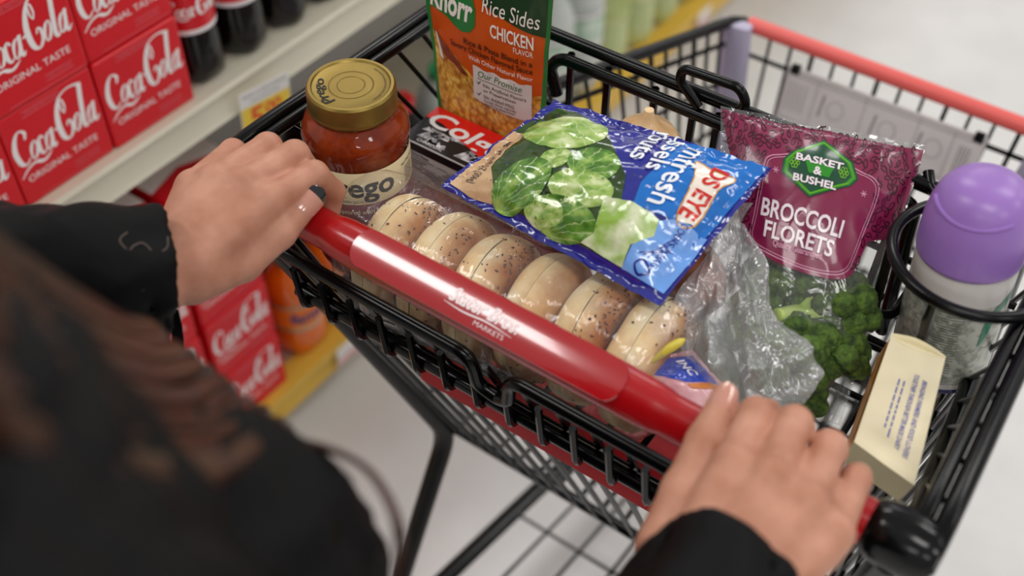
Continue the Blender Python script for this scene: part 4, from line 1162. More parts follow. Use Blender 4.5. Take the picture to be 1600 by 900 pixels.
fsp = [(0.56, 0.665, 0.012, (1.9, 0.2, 2.6), 1.0, 'with its pale forked stem showing below the maroon print'), (0.57, 0.800, 0.006, (0.7, 0.2, 0.4), 1.25, 'with a big dark crown in the lower half of the broccoli bag'),
       (0.66, 0.940, 0.0, (0.9, 0.3, 0.3), 0.75, 'at the bottom tip of the broccoli bag'), (0.80, 0.610, 0.0, (0.5, 0.4, 1.2), 1.0, 'at the right edge of the bag next to the spray can'),
       (0.80, 0.780, 0.0, (0.6, 0.3, 2.0), 1.05, 'at the right edge of the bag, below the pale forked stem'), (0.38, 0.900, 0.0, (0.6, 0.0, 1.5), 0.9, 'low in the bag behind the clear crumpled one'),
       (0.24, 0.620, 0.0, (0.6, -0.3, 2.2), 1.0, 'behind the crumpled clear bag, below the print'), (0.25, 0.770, 0.0, (0.5, -0.2, 0.8), 0.95, 'low at the left side of the broccoli bag'),
       (0.47, 0.560, -0.006, (0.7, 0.1, 1.0), 1.05, 'half hidden behind the lower edge of the maroon print')]
for i, (u, v, h, rot, s, l) in enumerate(fsp):
    r_ = FL_ if i == 0 else copy_tree(FL_)
    r_.location = broc.base(u, v) + broc.n * h; r_.rotation_euler = rot; r_.scale = (s, s, s)
    r_['label'] = 'green broccoli floret ' + l; r_['group'] = 'florets in the broccoli bag'
film('broccoli_film', tint=(0.95, 0.96, 0.95), haze=0.05, rough=0.08, bump=0.5, bscale=50, boost=1.2)
mat('maroon_print', '#7d1742', rough=0.30, spec=0.45, coat=0.3, bump=0.06, bscale=40)
mat('maroon_loop', '#3c0a20', rough=0.25, coat=0.3)
mat('maroon_white', '#e9dbe1', rough=0.3, coat=0.2)
mat('maroon_line', '#c98aa4', rough=0.3, coat=0.2)
mat('badge_green', '#2c8a22', rough=0.22, coat=0.3)
mat('badge_dark', '#15472f', rough=0.25, coat=0.3)
mat('badge_lime', '#6fae1e', rough=0.25, coat=0.3)
BC = root('broccoli_bag', 'maroon printed clear bag of broccoli florets leaning on the seat back', 'bag', (0.14, 0.2, 0.95))
b = MB(); broc.shell(b, 64, 100, 0, 0); b.build('bag_film', 'broccoli_film', BC, sharp=1.4)
def pb(lift): return lambda a, c: broc.front(a, -c, lift)    # a across the bag, c = minus the distance down from the top edge
ME = 0.022
b = MB()
MAG = [(0.004, 0.010), (0.05, 0.161), (0.085, 0.30), (0.11, 0.38), (0.15, 0.47), (0.26, 0.505), (0.376, 0.525), (0.53, 0.537), (0.667, 0.537), (0.76, 0.525), (0.80, 0.50), (0.825, 0.44), (0.842, 0.378), (0.97, 0.345), (0.985, 0.24), (0.997, 0.141), (0.996, 0.018), (0.75, 0.022), (0.551, 0.016), (0.30, 0.022)]
poly(b, [(u, -v) for u, v in MAG], pb(0.0006), 0, ME)
rnd = random.Random(21)
from mathutils.geometry import intersect_point_tri_2d
def inside(pt, pg):
    x, y = pt; c = False
    for i in range(len(pg)):
        (x0, y0), (x1, y1) = pg[i - 1], pg[i]
        if (y0 > y) != (y1 > y) and x < (x1 - x0) * (y - y0) / (y1 - y0) + x0: c = not c
    return c
FRAME = [(0.351, 0.141), (0.262, 0.160), (0.236, 0.200), (0.200, 0.374), (0.185, 0.460), (0.30, 0.497), (0.51, 0.522), (0.685, 0.520), (0.765, 0.495), (0.790, 0.44), (0.806, 0.365), (0.835, 0.215), (0.800, 0.165), (0.701, 0.144), (0.525, 0.10)]
spots = [(0.02 + 0.044 * i + 0.022 * (j % 2) + rnd.uniform(-.008, .008), 0.028 + 0.030 * j + rnd.uniform(-.006, .006)) for i in range(23) for j in range(16)]
for (u, v) in spots:
    if not inside((u, v), MAG) or inside((u, v), FRAME) or min(math.hypot((u - p[0]), (v - p[1]) * 1.2) for p in MAG) < 0.016: continue
    if min(math.hypot((u - p[0]), (v - p[1]) * 1.2) for p in FRAME) < 0.022: continue
    s = 0.012 + rnd.random() * 0.005; a = rnd.random() * 6.28
    ribbon(b, [(x, -y * 1.0) for x, y in ell(u, v, s, s * 0.55, a, 8)], 0.0050, pb(0.0010), 1, True, 2)
    ribbon(b, [(u + s * math.cos(a), -(v + s * math.sin(a) * 0.9)), (u + s * 2.2 * math.cos(a + 0.5), -(v + s * 1.7 * math.sin(a + 0.5)))], 0.0045, pb(0.0010), 1, False, 1)
ribbon(b, [(u, -v) for u, v in FRAME], 0.0042, pb(0.0010), 3, True, 4, ME)
cx_, cy_ = sum(p[0] for p in FRAME) / len(FRAME), sum(p[1] for p in FRAME) / len(FRAME)
ribbon(b, [(cx_ + (u - cx_) * 0.955, -(cy_ + (v - cy_) * 0.955)) for u, v in FRAME], 0.0030, pb(0.0010), 3, True, 4, ME)
HEX = [(0.525, 0.065), (0.671, 0.125), (0.71, 0.178), (0.682, 0.206), (0.488, 0.275), (0.34, 0.208), (0.343, 0.161), (0.384, 0.127)]
hx, hy = sum(p[0] for p in HEX) / len(HEX), sum(p[1] for p in HEX) / len(HEX)
for k, mi, lf in ((1.06, 5, 0.0012), (1.0, 4, 0.0015), (0.86, 5, 0.0018)):
    poly(b, [(hx + (u - hx) * k, -(hy + (v - hy) * k)) for u, v in HEX], pb(lf), mi, ME)
ribbon(b, [(hx + (u - hx) * 0.93, -(hy + (v - hy) * 0.93)) for u, v in HEX], 0.004, pb(0.0018), 6, True, 1, ME)
def btext(t, u, v, size, mi, width, rot, lift=0.0022, bold=0.02):
    # letters sized in metres across the bag
    fw = 0.150; fh = 0.235
    put_text(b, t, lambda a, c: pb(lift)(u + a / fw, -v + c / fh), 0, 0, size, mi, width=width, rot=rot, bold=bold, maxedge=0.005)
btext('BROCCOLI', 0.462, 0.382, 0.0205, 2, 0.068, -0.08)
btext('FLORETS', 0.459, 0.452, 0.0185, 2, 0.060, -0.09)
btext('Quality Guaranteed', 0.462, 0.474, 0.0072, 3, 0.043, -0.06)
btext('BASKET', 0.516, 0.158, 0.0085, 2, 0.036, -0.03, 0.0024, 0.03)
btext('&', 0.513, 0.196, 0.0095, 2, None, -0.03, 0.0028, 0.03)
btext('BUSHEL', 0.505, 0.234, 0.0085, 2, 0.034, -0.03, 0.0024, 0.03)
poly(b, [(hx - 0.075, -(hy - 0.018)), (hx + 0.075, -(hy - 0.012)), (hx + 0.055, -(hy + 0.030)), (hx - 0.050, -(hy + 0.026))], pb(0.0020), 4, ME)
for q in (-0.125, 0.125):
    for k in range(6):
        a = k * 1.05
        ribbon(b, [(x, y) for x, y in ell(hx + q + 0.016 * math.cos(a), -(hy + 0.012 * math.sin(a)), 0.009, 0.007, a, 6)], 0.0035, pb(0.0021), 6, True, 2)
for (u, v) in ((0.300, 0.205), (0.762, 0.225)):
    for k in range(6):
        a = k * 1.05; ribbon(b, [(u, -v), (u + 0.016 * math.cos(a), -v + 0.012 * math.sin(a))], 0.0035, pb(0.0011), 3, False, 1)
b.build('maroon_label', ['maroon_print', 'maroon_loop', 'maroon_white', 'maroon_line', 'badge_green', 'badge_dark', 'badge_lime'], BC, sharp=1.2)

# --- crumpled clear produce bag with a zucchini
mat('zucchini_skin', '#22331a', rough=0.35, color2='#3f5a2a', vscale=45)
mat('zucchini_tip', '#8fa05e', rough=0.6)
ZU = root('zucchini', 'dark green zucchini inside the crumpled clear bag', 'zucchini', (0.135, 0.10, 0.90))
b = MB(); c0 = [(0.100, 0.150, 0.905), (0.118, 0.122, 0.915), (0.145, 0.085, 0.920), (0.170, 0.050, 0.915)]
b.tube(catmull(c0, 6), [0.012, 0.017, 0.019, 0.0205, 0.021, 0.0215, 0.022, 0.022, 0.0225, 0.0225, 0.023, 0.023, 0.023, 0.023, 0.023, 0.022, 0.021, 0.018, 0.010], 24)
b.build('zucchini_body', 'zucchini_skin', ZU)
b = MB(); b.tube([(0.102, 0.148, 0.9055), (0.094, 0.158, 0.903), (0.088, 0.166, 0.902)], [0.010, 0.0075, 0.0085], 8); b.build('stem', 'zucchini_tip', ZU)
mat('potato_skin', '#94502a', rough=0.6, color2='#6d3418', vscale=60, bump=0.4, bscale=120)
SP = root('sweet_potato', 'reddish brown sweet potato under the right end of the sprouts bag', 'sweet potato', (0.06, 0.16, 0.95))
b = MB(); c0 = catmull([(0.012, 0.172, 0.955), (0.045, 0.165, 0.962), (0.078, 0.152, 0.965), (0.103, 0.140, 0.958)], 6)
b.tube(c0, [0.006 + 0.024 * math.sin(PI * (0.08 + 0.86 * k / (len(c0) - 1))) ** 0.7 for k in range(len(c0))], 24)
b.build('potato_body', 'potato_skin', SP)
mat('onion_skin', '#efcb9c', rough=0.35, color2='#dfaa6c', vscale=30, coat=0.2)
ON = root('yellow_onion', 'pale orange onion peeking out behind the sprouts bag', 'onion', (-0.022, 0.243, 0.985))
b = MB(); b.lathe([(0.001, -0.033), (0.012, -0.031), (0.027, -0.020), (0.034, -0.004), (0.033, 0.010), (0.024, 0.024), (0.010, 0.033), (0.005, 0.040), (0.004, 0.046), (0.001, 0.047)], (-0.022, 0.243, 0.985), 40, wob=lambda r, z, a: r * (1 + 0.012 * math.sin(a * 9)))
b.build('onion_body', 'onion_skin', ON)
film('produce_film', tint=(0.93, 0.93, 0.94), haze=0.22, rough=0.14, bump=1.0, bscale=60, stretch=(1.4, 1.4, 0.4), boost=2.6, hazecol=(0.95, 0.95, 0.95))
PB = root('produce_bag', 'crumpled clear produce bag gathered to a point between the two vegetable bags', 'bag', (0.13, 0.12, SEAT))
apex = V((0.083, 0.196, 1.004)); foot = V((0.147, 0.094, 0.908))
ax = (foot - apex); axn = ax.normalized(); e1 = axn.cross(V((0, 0, 1))).normalized(); e2 = axn.cross(e1)
def prod(u, v):
    a = 2 * PI * v
    p = apex + ax * (u * 1.25 - 0.05)
    r = 0.009 + 0.046 * min(1, max(0, u - 0.04) / 0.62) ** 0.85
    if u < 0.08: r = 0.009 + 0.010 * (1 - u / 0.08)
    if u > 0.86: r *= max(0.03, math.cos((u - 0.86) / 0.14 * PI / 2) ** 0.6)
    fold = 0.20 * math.sin(5 * a + 1.3 * math.sin(3 * u * 4)) + 0.12 * math.sin(11 * a + 5 * u) + 0.30 * noise.noise(V((math.cos(a) * 2.4, math.sin(a) * 2.4, u * 4))) + 0.14 * (1 - 2 * abs(noise.noise(V((math.cos(a) * 5, math.sin(a) * 5, u * 6 + 4)))))
    r *= 1 + fold * (1.0 if u < 0.8 else 0.7)
    q = p + (e1 * math.cos(a) * 0.95 + e2 * math.sin(a) * 0.85) * r
    q.z = max(q.z, SEAT + 0.002)
    return q
b = MB(); b.grid(prod, 110, 150); b.build('bag_film', 'produce_film', PB, sharp=0.9)

# --- spray can in the drink holder
mat('can_cap', '#9a72be', rough=0.32, spec=0.5)
mat('can_body', '#b7b8ac', rough=0.3, color2='#8f9486', vscale=160, contrast=(0.45, 0.55), coat=0.2)
mat('can_white', '#cfcac6', rough=0.3)
mat('can_green', '#1f7d5c', rough=0.35)
mat('can_navy', '#23285c', rough=0.3)
mat('can_ink', '#6c6f66', rough=0.4)
c_base, c_top = V((0.2620, 0.2470, 0.903)), V((0.2445, 0.2480, 1.118))
cz = (c_top - c_base).normalized(); cx0 = V((1, 0, 0)); cx0 = (cx0 - cz * cx0.dot(cz)).normalized(); cy0 = cz.cross(cx0)
CN = root('spray_can', 'spray can with a purple dome cap in the drink holder ring', 'can', c_base)
CM = Matrix(((cx0.x, cy0.x, cz.x * 0.87, c_base.x), (cx0.y, cy0.y, cz.y * 0.87, c_base.y), (cx0.z, cy0.z, cz.z * 0.87, c_base.z), (0, 0, 0, 1)))
def canv(mb):
    mb.v = [tuple(CM @ V(v)) for v in mb.v]; return mb
RCN = 0.0375
b = MB(); b.lathe([(0.001, 0.004), (0.033, 0.003), (0.0365, 0.0), (0.0380, 0.002), (0.0378, 0.006)], sides=56, mi=4)
b.lathe([(RCN, 0.005), (RCN, 0.012)], sides=56, mi=1, caps=False); b.lathe([(RCN, 0.012), (RCN, 0.108)], sides=56, mi=0, caps=False); b.lathe([(RCN, 0.108), (RCN, 0.134), (0.0362, 0.141)], sides=56, mi=1, caps=False)
cf = lambda lift: (lambda a, c: V(((RCN + lift) * math.cos(a / RCN - 1.9), (RCN + lift) * math.sin(a / RCN - 1.9), c)))
rnd = random.Random(3)
for k in range(30):
    z = 0.016 + k * 0.0031; a = -0.035
    while a < 0.028:
        l = 0.006 + rnd.random() * 0.02
        ribbon(b, [(a, z), (min(a + l, 0.03), z)], 0.0008, cf(0.0003), 5, False, 1, 0.004); a += l + 0.0022
poly(b, [(0.046, 0.098), (0.060, 0.112), (0.076, 0.118), (0.070, 0.106), (0.056, 0.098), (0.050, 0.070), (0.045, 0.060)], cf(0.0004), 3, 0.004)
poly(b, [(-0.056, 0.012), (-0.040, 0.012), (-0.040, 0.070), (-0.044, 0.086), (-0.056, 0.080)], cf(0.0004), 1, 0.004)
canv(b).build('can_shell', ['can_body', 'can_white', 'can_body', 'can_green', 'can_navy', 'can_ink'], CN)
b = MB(); b.lathe([(0.0372, 0.1385), (0.0385, 0.1390), (0.0388, 0.142), (0.0386, 0.158), (0.0378, 0.172), (0.0358, 0.186), (0.0322, 0.199), (0.0265, 0.2085), (0.0180, 0.2140), (0.0090, 0.2158), (0.001, 0.2160)], sides=64,
    wob=lambda r, z, a: r)
canv(b).build('cap', 'can_cap', CN, sharp=1.2)
b = MB()
p = []
for k in range(15):
    t = math.radians(-95 + 60 * (k / 14 - 0.5) * 1.9); 
    rr = 0.0335; z = 0.1935
    p.append((rr * math.cos(t), rr * math.sin(t), z + 0.006 * math.cos((k / 14 - 0.5) * PI) * -1 + 0.003))
b.tube(catmull(p, 3), 0.0022, 8)
canv(b).build('cap_ridge', 'can_cap', [c for c in CN.children if c.name.startswith('cap')][0])

# --- cream carton by the right rail
mat('cream_paper', '#efe3bf', rough=0.4, var=0.03, vscale=25, bump=0.1, bscale=30)
mat('cream_fold', '#f0e2b4', rough=0.45)
mat('carton_orange', '#cf8a34', rough=0.4, color2='#b87424', vscale=30)
mat('carton_ink', '#6a6cae', rough=0.5)
mat('carton_dark', '#57482f', rough=0.5)
CC = root('cheese_pack', 'cream paper pack with blue print wedged beside the right rail', 'pack', (0.265, 0.12, 0.94))
TL_, TR_, BL_, BR_ = V((0.2330, 0.171, 0.983)), V((0.2735, 0.174, 0.983)), V((0.2470, 0.088, 0.956)), V((0.2960, 0.078, 0.956))
dn = V((-0.006, 0.012, -0.040))
b = MB(); nu, nv = 14, 28
def cface(u, v):     # u left to right, v bottom to top
    p = BL_ * (1 - u) * (1 - v) + BR_ * u * (1 - v) + TR_ * u * v + TL_ * (1 - u) * v
    bul = 0.0030 * math.sin(PI * u) * math.sin(PI * min(1, v * 1.0)) ** 0.6 - 0.0045 * math.exp(-((v - 0.12) / 0.10) ** 2) * (1 - 1.4 * abs(u - 0.5)) + 0.0008 * noise.noise(V((u * 3, v * 6, 1)))
    return p + V((0, -0.25, 0.97)) * bul
b.grid(cface, nu, nv, 0, flip=False)
b.grid(lambda u, v: cface(0, v) + dn * u, 4, nv, 2, flip=False)
b.grid(lambda u, v: cface(1, v) + dn * u, 4, nv, 0, flip=True)
b.grid(lambda u, v: cface(u, 0) + dn * v, nu, 4, 1, flip=True)
b.grid(lambda u, v: cface(u, v) + dn, nu, nv, 0, flip=True)
b.grid(lambda u, v: cface(u, 1) + dn * v + V((0.0, -0.010, 0.001)) * math.sin(PI * u) ** 0.7 * math.sin(PI * v) - V((0, 0.004, 0)) * math.sin(PI * u), nu, 8, 1)
tdir = (TL_ - BL_).normalized(); nrm_ = V((0, -0.25, 0.97))
for q in (0, 1):
    b.grid(lambda u, v: cface(u, 1) + tdir * (0.009 * v * (0.55 + 0.45 * math.sin(PI * u)) * (1 - 0.35 * u)) + nrm_ * (0.0055 * math.sin(PI * v * 0.9) * (0.4 + 0.6 * math.sin(PI * u)) - 0.004 * v - 0.0006 * q), 12, 8, 1, flip=bool(q))
cfn = lambda lift: (lambda a, c: cface(c / 0.046, 1 - a / 0.108) + V((0, -0.25, 0.97)) * lift)
def put_c(t, a, c, size, w): put_text(b, t, cfn(0.0006), a, c, size, 3, width=w, maxedge=0.006, bold=0.015)
put_c('BRINGING FARMERS AND FOOD LOVERS', 0.060, 0.0335, 0.0052, 0.066)
put_c('TOGETHER THROUGH BETTER MADE DAIRY', 0.058, 0.0265, 0.0052, 0.066)
rnd = random.Random(12)
for c_ in (0.0205, 0.0165):
    a = 0.036
    while a < 0.080:
        l = 0.003 + rnd.random() * 0.005; ribbon(b, [(a, c_), (a + l, c_)], 0.0012, cfn(0.0005), 3, False, 1); a += l + 0.0014
cs = lambda lift: (lambda a, c: cface(0, a) + dn * c + V((-1, -0.1, 0)).normalized() * lift)
poly(b, [(0.05, 0.12), (0.95, 0.12), (0.95, 0.24), (0.05, 0.24)], cs(0.0005), 4, 0.08)
b.build('pack_body', ['cream_paper', 'cream_fold', 'carton_orange', 'carton_ink', 'carton_dark'], CC, sharp=0.8)

# --- pink meat packet under the handle end
mat('meat_pink', '#c98a92', rough=0.25, coat=0.4, color2='#dfb0b2', vscale=40)
mat('meat_blue', '#1d3fb0', rough=0.2, coat=0.4)
mat('meat_orange', '#c9762e', rough=0.3, coat=0.3)
mat('meat_white', '#e8e6ec', rough=0.3)
HP = root('meat_packet', 'pink meat packet with a blue band beside the red handle', 'packet', (0.12, 0.06, 0.94))
hp = Pillow((0.078, 0.050, 0.957), (0.128, 0.022, 0.955), (0.178, 0.068, 0.950), (0.112, 0.094, 0.957), 0.010, 0.014, 0.04, 0.05, 2.2, 0.0010, 16, 11)
b = MB(); hp.shell(b, 36, 40)
hf = lambda lift: (lambda a, c: hp.front(a, c, lift))
poly(b, [(0.06, 0.04), (0.30, 0.22), (0.52, 0.50), (0.55, 0.92), (0.08, 0.94)], hf(0.0004), 1, 0.05)
poly(b, [(0.55, 0.50), (0.62, 0.52), (0.66, 0.95), (0.55, 0.93)], hf(0.0006), 2, 0.05)
put_text(b, 'INC', lambda a, c: hp.front(0.30 + a, 0.62 + c, 0.0010), 0, 0, 0.16, 3, maxedge=0.05, bold=0.02)
ribbon(b, [(0.78, 0.20), (0.86, 0.34), (0.84, 0.48)], [0.02, 0.06, 0.02], hf(0.0006), 1, False, 4, 0.05)
b.build('packet_film', ['meat_pink', 'meat_blue', 'meat_orange', 'meat_white'], HP)
# ------------------------------------------------------------------ the shopper
class Field:
    """signed-distance field on a rectilinear grid, turned into one continuous skin"""
    def __init__(s, xs, ys, zs):
        s.ax = [np.asarray(a, np.float32) for a in (xs, ys, zs)]
        s.d = np.full([len(a) for a in s.ax], 1.0, np.float32)
    def win(s, lo, hi):
        sl = []
        for i in range(3):
            a = np.searchsorted(s.ax[i], lo[i]); b = np.searchsorted(s.ax[i], hi[i], side='right')
            sl.append(slice(max(a - 1, 0), min(b + 1, len(s.ax[i]))))
        return tuple(sl)
    def pts(s, sl):
        return np.meshgrid(s.ax[0][sl[0]], s.ax[1][sl[1]], s.ax[2][sl[2]], indexing='ij', sparse=True)
def cone(P, a, ra, b, rb):
    a = np.array(a, np.float32); b = np.array(b, np.float32); ba = b - a
    X, Y, Z = P
    px, py, pz = X - a[0], Y - a[1], Z - a[2]
    h = np.clip((px * ba[0] + py * ba[1] + pz * ba[2]) / max(float(ba @ ba), 1e-12), 0, 1)
    return np.sqrt((px - ba[0] * h) ** 2 + (py - ba[1] * h) ** 2 + (pz - ba[2] * h) ** 2) - (ra + (rb - ra) * h)
def elli(P, c, r):
    X, Y, Z = P
    k = np.sqrt(((X - c[0]) / r[0]) ** 2 + ((Y - c[1]) / r[1]) ** 2 + ((Z - c[2]) / r[2]) ** 2)
    return (k - 1) * min(r)
def smin(a, b, k):
    h = np.clip(0.5 + 0.5 * (b - a) / k, 0, 1)
    return b + (a - b) * h - k * h * (1 - h)
def add_group(F, prims, kin, kout, sub=False):
    """prims blended with each other by kin, then with the field by kout"""
    lo = np.full(3, 9.0); hi = np.full(3, -9.0)
    for p in prims:
        if p[0] == 'c':
            for q, r in ((p[1], p[2]), (p[3], p[4])):
                lo = np.minimum(lo, np.array(q) - r); hi = np.maximum(hi, np.array(q) + r)
        else:
            lo = np.minimum(lo, np.array(p[1]) - np.array(p[2])); hi = np.maximum(hi, np.array(p[1]) + np.array(p[2]))
    m = 0.02 + kout
    sl = F.win(lo - m, hi + m); P = F.pts(sl); d = None
    for p in prims:
        e = cone(P, *p[1:]) if p[0] == 'c' else elli(P, p[1], p[2])
        d = e if d is None else smin(d, e, kin)
    cur = F.d[sl]
    if sub: F.d[sl] = np.maximum(cur, -d)
    else: F.d[sl] = smin(cur, d.astype(np.float32), kout)
def surface(F, crop=None):
    d = F.d; nx, ny, nz = d.shape
    s = d < 0
    c = np.zeros((nx - 1, ny - 1, nz - 1), np.uint8)
    for i in (0, 1):
        for j in (0, 1):
            for k in (0, 1): c += s[i:nx - 1 + i, j:ny - 1 + j, k:nz - 1 + k]
    act = np.argwhere((c > 0) & (c < 8))
    idx = np.full(c.shape, -1, np.int32); idx[act[:, 0], act[:, 1], act[:, 2]] = np.arange(len(act))
    corners = [(i, j, k) for i in (0, 1) for j in (0, 1) for k in (0, 1)]
    val = {q: d[act[:, 0] + q[0], act[:, 1] + q[1], act[:, 2] + q[2]] for q in corners}
    acc = np.zeros((len(act), 3)); cnt = np.zeros(len(act))
    co = lambda q: np.stack([F.ax[t][act[:, t] + q[t]] for t in range(3)], 1)
    for a in corners:
        for t in range(3):
            if a[t]: continue
            b = list(a); b[t] = 1; b = tuple(b)
            va, vb = val[a], val[b]; m = (va < 0) != (vb < 0)
            w = np.where(m, va / np.where(m, va - vb, 1), 0)
            acc += np.where(m[:, None], co(a) * (1 - w[:, None]) + co(b) * w[:, None], 0); cnt += m
    verts = acc / cnt[:, None]
    faces = []
    for t in range(3):
        u, v = (t + 1) % 3, (t + 2) % 3
        a = [slice(None)] * 3; b = [slice(None)] * 3
        a[t] = slice(0, -1); b[t] = slice(1, None)
        sa, sb = s[tuple(a)], s[tuple(b)]
        e = np.argwhere(sa != sb)
        ok = (e[:, u] > 0) & (e[:, v] > 0) & (e[:, u] < d.shape[u] - 1) & (e[:, v] < d.shape[v] - 1); e = e[ok]
        def cell(du, dv):
            q = e.copy(); q[:, u] -= du; q[:, v] -= dv
            return idx[q[:, 0], q[:, 1], q[:, 2]]
        q = np.stack([cell(1, 1), cell(0, 1), cell(0, 0), cell(1, 0)], 1)
        ins = sa[e[:, 0], e[:, 1], e[:, 2]]
        q[~ins] = q[~ins][:, ::-1]
        faces.append(q)
    return verts, np.concatenate(faces)
def field_obj(name, F, mats, parent, smooth_it=0):
    v, f = surface(F)
    if smooth_it:
        e = np.concatenate([f[:, [0, 1]], f[:, [1, 2]], f[:, [2, 3]], f[:, [3, 0]]])
        for _ in range(smooth_it):
            acc = np.zeros_like(v); n = np.zeros(len(v))
            np.add.at(acc, e[:, 0], v[e[:, 1]]); np.add.at(acc, e[:, 1], v[e[:, 0]]); np.add.at(n, e[:, 0], 1); np.add.at(n, e[:, 1], 1)
            v = v * 0.5 + 0.5 * acc / n[:, None]
    me = bpy.data.meshes.new(name)
    pl = mw(parent).translation
    me.from_pydata([(a - pl.x, b - pl.y, c - pl.z) for a, b, c in v.tolist()], [], f.tolist())
    for m in (mats if isinstance(mats, list) else [mats]): me.materials.append(MATS[m])
    me.validate()
    me.polygons.foreach_set('use_smooth', [True] * len(me.polygons)); me.update()
    o = bpy.data.objects.new(name, me); COL.objects.link(o); o.parent = parent
    return o
def axis_pts(segs):
    out = []
    for a, b, h in segs: out += list(np.arange(a, b - 1e-6, h))
    return np.array(out + [segs[-1][1]])

def skin_mat():
    m = mat('skin', '#d8a48d', rough=0.48, spec=0.35, sub=0.22)
    nt = m.node_tree; bs = nt.nodes['Principled BSDF']
    bs.inputs['Subsurface Radius'].default_value = (0.010, 0.004, 0.002)
    tc = nd(nt, 'ShaderNodeTexCoord'); no = nd(nt, 'ShaderNodeTexNoise'); no.inputs['Scale'].default_value = 38; no.inputs['Detail'].default_value = 3
    nt.links.new(tc.outputs['Object'], no.inputs['Vector'])
    r = nd(nt, 'ShaderNodeValToRGB'); e = r.color_ramp.elements
    e[0].position, e[0].color = 0.32, hexc('#b1785f'); e[1].position, e[1].color = 0.68, hexc('#c9927a')
    nt.links.new(no.outputs['Fac'], r.inputs['Fac']); nt.links.new(r.outputs['Color'], bs.inputs['Base Color'])
    n2 = nd(nt, 'ShaderNodeTexNoise'); n2.inputs['Scale'].default_value = 420; n2.inputs['Detail'].default_value = 4; nt.links.new(tc.outputs['Object'], n2.inputs['Vector'])
    bp = nd(nt, 'ShaderNodeBump'); bp.inputs['Strength'].default_value = 0.12; bp.inputs['Distance'].default_value = 0.001
    nt.links.new(n2.outputs['Fac'], bp.inputs['Height']); nt.links.new(bp.outputs[0], bs.inputs['Normal'])
skin_mat()
mat('nail_nude', '#c68b78', rough=0.12, spec=0.6, coat=0.6)
mat('nail_black', '#141318', rough=0.12, spec=0.6, coat=0.6)
mat('jacket_black', '#0b0a0b', rough=0.55, spec=0.12, var=0.25, vscale=16, bump=0.5, bscale=60)
mat('jacket_line', '#5a4a40', rough=0.6)
mat('hair_brown', '#2a140a', rough=0.34, spec=0.5, color2='#45240f', vscale=40)
mat('trousers_dark', '#20232c', rough=0.8)
mat('shoe_black', '#141414', rough=0.5)
mat('eye_white', '#efeae6', rough=0.2); mat('eye_dark', '#2a1a12', rough=0.1); mat('lip', '#b5655c', rough=0.4)
PER = root('person', 'person in black jacket with long dark hair, both hands on the red cart handle', 'person', (0.0, -0.39, 0.0))

LH = dict(w=(-.207, -.138, 1.031), carp=[(-.194, -.108, 1.030), (-.203, -.112, 1.034), (-.213, -.112, 1.033), (-.221, -.108, 1.027)],
          mcp=[(-.190, -.034, 1.041), (-.212, -.038, 1.048), (-.233, -.044, 1.047), (-.250, -.054, 1.040)],
          pip=[(-.186, .014, 1.037), (-.209, .018, 1.043), (-.233, .013, 1.043), (-.255, -.004, 1.039)],
          dip=[(-.184, .029, 1.010), (-.208, .031, 1.014), (-.232, .028, 1.014), (-.254, .016, 1.014)],
          tip=[(-.185, .022, .988), (-.208, .023, .990), (-.231, .021, .991), (-.252, .012, .992)],
          th=[(-.192, -.112, 1.020), (-.184, -.071, 1.012), (-.179, -.036, 1.018), (-.1775, -.008, 1.0265)])
RH = dict(w=(.238, -.140, 1.035), carp=[(.212, -.112, 1.037), (.226, -.114, 1.041), (.242, -.113, 1.040), (.256, -.108, 1.034)],
          mcp=[(.205, -.045, 1.045), (.229, -.043, 1.050), (.253, -.043, 1.046), (.274, -.045, 1.036)],
          pip=[(.198, .003, 1.041), (.221, .009, 1.043), (.246, .009, 1.038), (.268, .004, 1.027)],
          dip=[(.198, .027, 1.016), (.220, .030, 1.015), (.245, .029, 1.011), (.266, .024, 1.006)],
          tip=[(.200, .022, .990), (.220, .023, .989), (.244, .022, .987), (.264, .018, .988)],
          th=[(.196, -.108, 1.028), (.186, -.063, 1.024), (.180, -.027, 1.030), (.1755, .003, 1.0325)])
FR = [(.0118, .0110, .0095, .0078), (.0122, .0114, .0098, .0080), (.0116, .0109, .0094, .0076), (.0104, .0096, .0083, .0068)]
